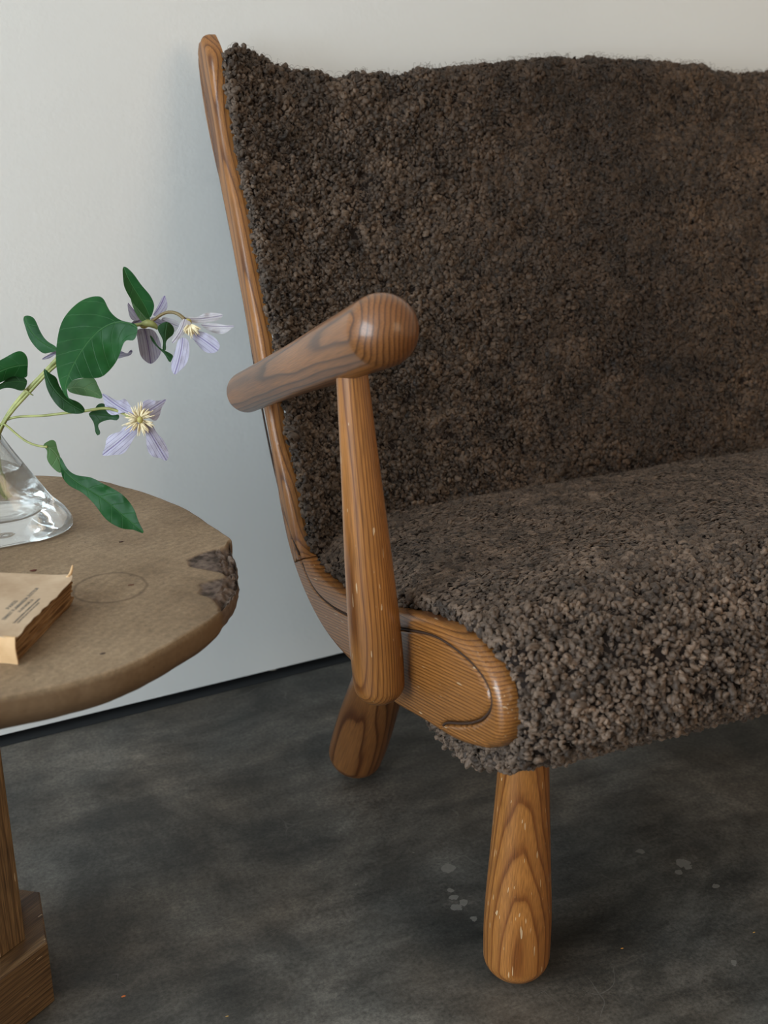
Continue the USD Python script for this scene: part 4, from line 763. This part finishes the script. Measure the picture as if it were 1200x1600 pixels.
leaf(st1, c1((612, 252), (640, 290), (690, 345), (706, 352), (690, 372), (664, 366), (640, 335), (622, 295)), c1((615, 256), (650, 315), (692, 365)), 1.036, material=under_leaf, name='leaf_underside', gx=.2, wave=.04, seed=5)
leaf(st1, c2((432, 355), (465, 325), (505, 314), (545, 340), (560, 372), (552, 415), (510, 450), (495, 490), (498, 530), (485, 545), (470, 535), (474, 480), (460, 430), (440, 395)), c2((505, 316), (490, 400), (484, 540)), 1.020, material=dark_leaf, gx=.3, fold=.3, wave=.06, seed=6)
leaf(st1, c2((370, 418), (392, 436), (425, 490), (470, 530), (552, 578), (545, 605), (528, 632), (505, 600), (478, 560), (430, 515), (392, 470)), c2((372, 420), (450, 520), (535, 620)), 1.026, material=dark_leaf, fold=.2, wave=.06, seed=7)
leaf(st1, c1((113, 344), (150, 345), (172, 375), (195, 425), (230, 465), (264, 488), (262, 505), (235, 512), (208, 517), (165, 485), (135, 440), (118, 390)), c1((118, 348), (160, 430), (262, 496)), 1.060, material=leaf_mat, gx=-.3, fold=.25, wave=.05, seed=8)
leaf(st1, [(-60, 620), (-40, 585), (0, 563), (20, 552), (34, 549), (43, 560), (43, 580), (41, 590), (20, 588), (5, 596), (-20, 606), (-45, 632)], [(43, 570), (0, 580), (-55, 620)], 1.030, material=leaf_mat, gx=.25, gy=.3, fold=.3, wave=.05, seed=9)
leaf(st1, [(-30, 608), (0, 600), (12, 590), (25, 586), (36, 589), (42, 594), (42, 600), (36, 610), (20, 607), (0, 609), (-20, 618)], [(42, 598), (10, 598), (-28, 612)], 1.040, material=dark_leaf, name='leaf_underside', gx=.2, wave=.04, seed=10)
part(st1, 'petiole', tube(line3([(37, 608), (44, 613), (52, 618)], [1.046, 1.045, 1.046]), [.0012, .0010, .0004], n=8), stem_mat, smooth=True)
# flower seen from behind
fl1 = part(st1, 'flower', trimesh.Trimesh(*(lambda m: (m.vertices * [.004, .004, .003] + at(225, 508, 1.043), m.faces))(trimesh.creation.icosphere(2, 1.0))), pistil_mat, smooth=True)
for q, (pl, md, mt) in enumerate([
        (c2((292, 275), (262, 235), (225, 195), (200, 165), (198, 195), (206, 245), (236, 300), (290, 295)), c2((292, 285), (250, 230), (202, 168)), petal_back),
        (c2((398, 262), (425, 205), (455, 145), (486, 108), (500, 140), (508, 190), (490, 232), (450, 260), (405, 270)), c2((398, 265), (450, 195), (487, 112)), petal_back),
        (c2((465, 285), (520, 285), (570, 300), (602, 325), (590, 360), (560, 392), (510, 370), (470, 330)), c2((468, 300), (530, 325), (598, 350)), petal_pale),
        (c2((275, 378), (272, 440), (283, 510), (300, 580), (340, 625), (378, 642), (410, 625), (440, 590), (460, 545), (456, 490), (435, 430), (395, 378), (330, 368)), c2((330, 372), (355, 480), (378, 640)), petal_back),
        (c2((300, 278), (255, 300), (220, 330), (250, 340), (290, 345), (322, 320)), c2((318, 300), (270, 315), (224, 330)), petal_mat),
        (c2((380, 285), (420, 282), (470, 310), (490, 340), (440, 350), (400, 330)), c2((384, 300), (440, 325), (488, 338)), petal_mat)]):
    leaf(fl1, pl, md, 1.052 - .002 * (q == 3), material=mt, name='petal', t=.0004, gx=(.4, -.5, -.3, 0, .3, -.2)[q], gy=(-.5, -.5, .1, .45, 0, 0)[q], fold=-.18, wave=.12, seed=20 + q, step=2.6)
# flower in profile
fl2 = part(st1, 'flower', trimesh.Trimesh(*(lambda m: (m.vertices * [.003, .003, .003] + at(294, 503, 1.028), m.faces))(trimesh.creation.icosphere(2, 1.0))), pistil_mat, smooth=True)
for q, (pl, md, mt, gx, gy, D) in enumerate([
        (c2((640, 288), (690, 278), (742, 276), (790, 252), (850, 243), (910, 248), (942, 262), (925, 285), (890, 305), (820, 318), (760, 325), (690, 318)), c2((650, 290), (760, 290), (938, 264)), petal_pale, .2, .2, 1.034),
        (c2((770, 332), (830, 326), (900, 328), (965, 340), (1032, 346), (1000, 375), (960, 402), (905, 408), (850, 392), (795, 362)), c2((775, 340), (890, 350), (1028, 348)), petal_pale, .1, .1, 1.032),
        (c2((690, 398), (740, 385), (800, 398), (860, 425), (905, 470), (917, 505), (895, 545), (845, 560), (790, 540), (745, 495), (710, 450)), c2((700, 395), (800, 460), (900, 535)), petal_mat, -.2, .1, 1.026),
        (c2((612, 442), (640, 438), (668, 460), (680, 530), (672, 600), (640, 665), (600, 700), (566, 726), (545, 700), (538, 650), (552, 590), (575, 520), (590, 465)), c2((628, 445), (612, 560), (566, 722)), petal_mat, -.1, -.1, 1.018),
        (c2((636, 290), (660, 300), (690, 320), (668, 370), (640, 410), (600, 445), (560, 478), (543, 480), (556, 430), (580, 385), (600, 340)), c2((645, 295), (610, 390), (548, 478)), petal_pale, .3, .1, 1.022)]):
    leaf(fl2, pl, md, D, material=mt, name='petal', t=.0004, gx=gx, gy=gy, fold=.18, wave=.13, seed=30 + q, step=2.6)
stamens(fl2, (297, 506), 1.026, 2, 21, 46, 51, aim=(1, 3), toward=.007, cone=(15, 150))
# the flower that the large leaf hides
fl3 = part(st1, 'flower', trimesh.Trimesh(*(lambda m: (m.vertices * [.003, .003, .003] + at(122, 545, 1.062), m.faces))(trimesh.creation.icosphere(2, 1.0))), pistil_mat, smooth=True)
leaf(fl3, c1((360, 480), (300, 495), (255, 505), (228, 522), (196, 544), (228, 541), (258, 524), (310, 515), (365, 510)), c1((362, 495), (270, 512), (198, 543)), 1.064, material=petal_mat, name='petal', t=.0004, gx=.3, wave=.06, seed=40, step=2.4)
leaf(fl3, c1((400, 500), (480, 500), (560, 502), (582, 512), (600, 514), (612, 500), (620, 502), (614, 522), (588, 532), (552, 541), (480, 540), (400, 525)), c1((400, 512), (520, 518), (616, 508)), 1.064, material=petal_mat, name='petal', t=.0004, gx=-.2, wave=.06, seed=41, step=2.4)

# second stem: the open flower
st2 = thing('clematis_stem', low, 'clematis stem reaching right from the vase to one open lilac flower with cream stamens', 'flower stem')
part(st2, 'stem', tube([low - CR * .005, low + [0, 0, .04] - CR * .001, *line3([(6, 659), (58, 650), (106, 645), (140, 641), (166, 638), (190, 645), (212, 656)], [1.052, 1.045, 1.037, 1.034, 1.034, 1.034, 1.034])], [.0011, .0011, .0011, .0011, .0012, .0013, .0013, .0012, .0012], n=9), stem_mat, smooth=True)
leaf(st2, c1((207, 588), (232, 608), (262, 628), (275, 660), (295, 695), (322, 725), (352, 738), (380, 755), (398, 785), (385, 797), (350, 800), (315, 793), (278, 770), (245, 730), (220, 680), (209, 630)), c1((210, 594), (265, 700), (392, 790)), 1.030, material=dark_leaf, gx=.2, gy=-.1, fold=.35, wave=.05, seed=11)
leaf(st2, c1((315, 672), (340, 645), (390, 633), (438, 631), (458, 665), (480, 727), (440, 722), (400, 716), (350, 706), (322, 694)), c1((316, 680), (400, 680), (478, 726)), 1.048, material=under_leaf, gx=-.2, gy=.2, fold=.2, wave=.05, seed=12)
leaf(st2, c1((416, 800), (440, 782), (458, 757), (490, 754), (503, 790), (530, 803), (558, 806), (552, 828), (528, 828), (500, 830), (460, 853), (470, 890), (458, 901), (446, 880), (436, 835)), c1((418, 800), (470, 805), (555, 815)), 1.046, material=dark_leaf, gx=-.2, fold=.25, wave=.06, seed=13)
fl4 = part(st2, 'flower', trimesh.Trimesh(*(lambda m: (m.vertices * [.0026, .0026, .0032] + at(219, 656, 1.020), m.faces))(trimesh.creation.icosphere(2, 1.0))), pistil_mat, smooth=True)
for q, (pl, md, gx, gy) in enumerate([
        (c7((700, 385), (650, 285), (600, 215), (556, 172), (515, 190), (450, 183), (370, 140), (298, 113), (318, 200), (345, 310), (395, 358), (445, 364), (540, 335), (620, 350)), c7((690, 365), (520, 280), (302, 118)), -.35, -.25),
        (c7((740, 345), (738, 270), (790, 198), (862, 184), (960, 196), (1046, 180), (1000, 270), (978, 350), (925, 430), (870, 410), (800, 380)), c7((750, 370), (880, 290), (1042, 184)), .35, -.3),
        (c7((720, 440), (640, 498), (545, 508), (520, 545), (430, 580), (352, 638), (330, 740), (300, 832), (380, 838), (470, 830), (545, 812), (610, 740), (660, 650), (712, 560), (735, 480)), c7((718, 470), (540, 640), (304, 830)), -.25, .35),
        (c7((790, 470), (806, 560), (815, 680), (826, 760), (842, 805), (905, 855), (985, 872), (1038, 902), (1074, 862), (1062, 760), (1012, 652), (950, 588), (905, 510), (850, 450)), c7((805, 480), (920, 670), (1050, 890)), .2, .4)]):
    leaf(fl4, pl, md, 1.034, material=petal_mat, name='petal', t=.0004, gx=gx, gy=gy, fold=.12, wave=.15, seed=60 + q, step=2.4)
stamens(fl4, (219, 656), 1.028, 2.5, 29, 70, 71, toward=.009)

# third stalk: the long twisted leaf
st3 = thing('clematis_stem', low, 'short clematis stalk with one long twisted leaf hanging down over the tabletop', 'flower stem')
part(st3, 'stem', tube([low + CR * .002, low + [0, 0, .045] + CR * .002, *line3([(4, 662), (22, 675), (44, 691), (62, 697), (74, 698)], [1.050, 1.046, 1.043, 1.041, 1.040])], [.0010, .0010, .0010, .0010, .0010, .0010, .0012], n=9), stem_mat, smooth=True)
leaf(st3, c1((203, 948), (222, 930), (245, 922), (260, 930), (268, 960), (282, 1000), (290, 1040), (286, 1076), (262, 1066), (235, 1038), (220, 1005), (219, 970)), c1((206, 950), (250, 975), (285, 1040)), 1.042, material=under_leaf, name='leaf_underside', gx=.2, gy=.1, fold=.2, wave=.05, seed=14)
leaf(st3, c1((282, 1002), (305, 1040), (335, 1075), (372, 1090), (425, 1098), (470, 1120), (510, 1140), (565, 1172), (600, 1205), (632, 1255), (652, 1310), (674, 1360), (630, 1345), (585, 1340), (520, 1312), (480, 1275), (455, 1240), (425, 1205), (378, 1165), (330, 1140), (302, 1112), (288, 1080)), c1((286, 1040), (360, 1120), (470, 1190), (560, 1260), (672, 1356)), 1.030, material=leaf_mat, gx=-.10, gy=-.10, fold=-.22, wave=.14, seed=15)
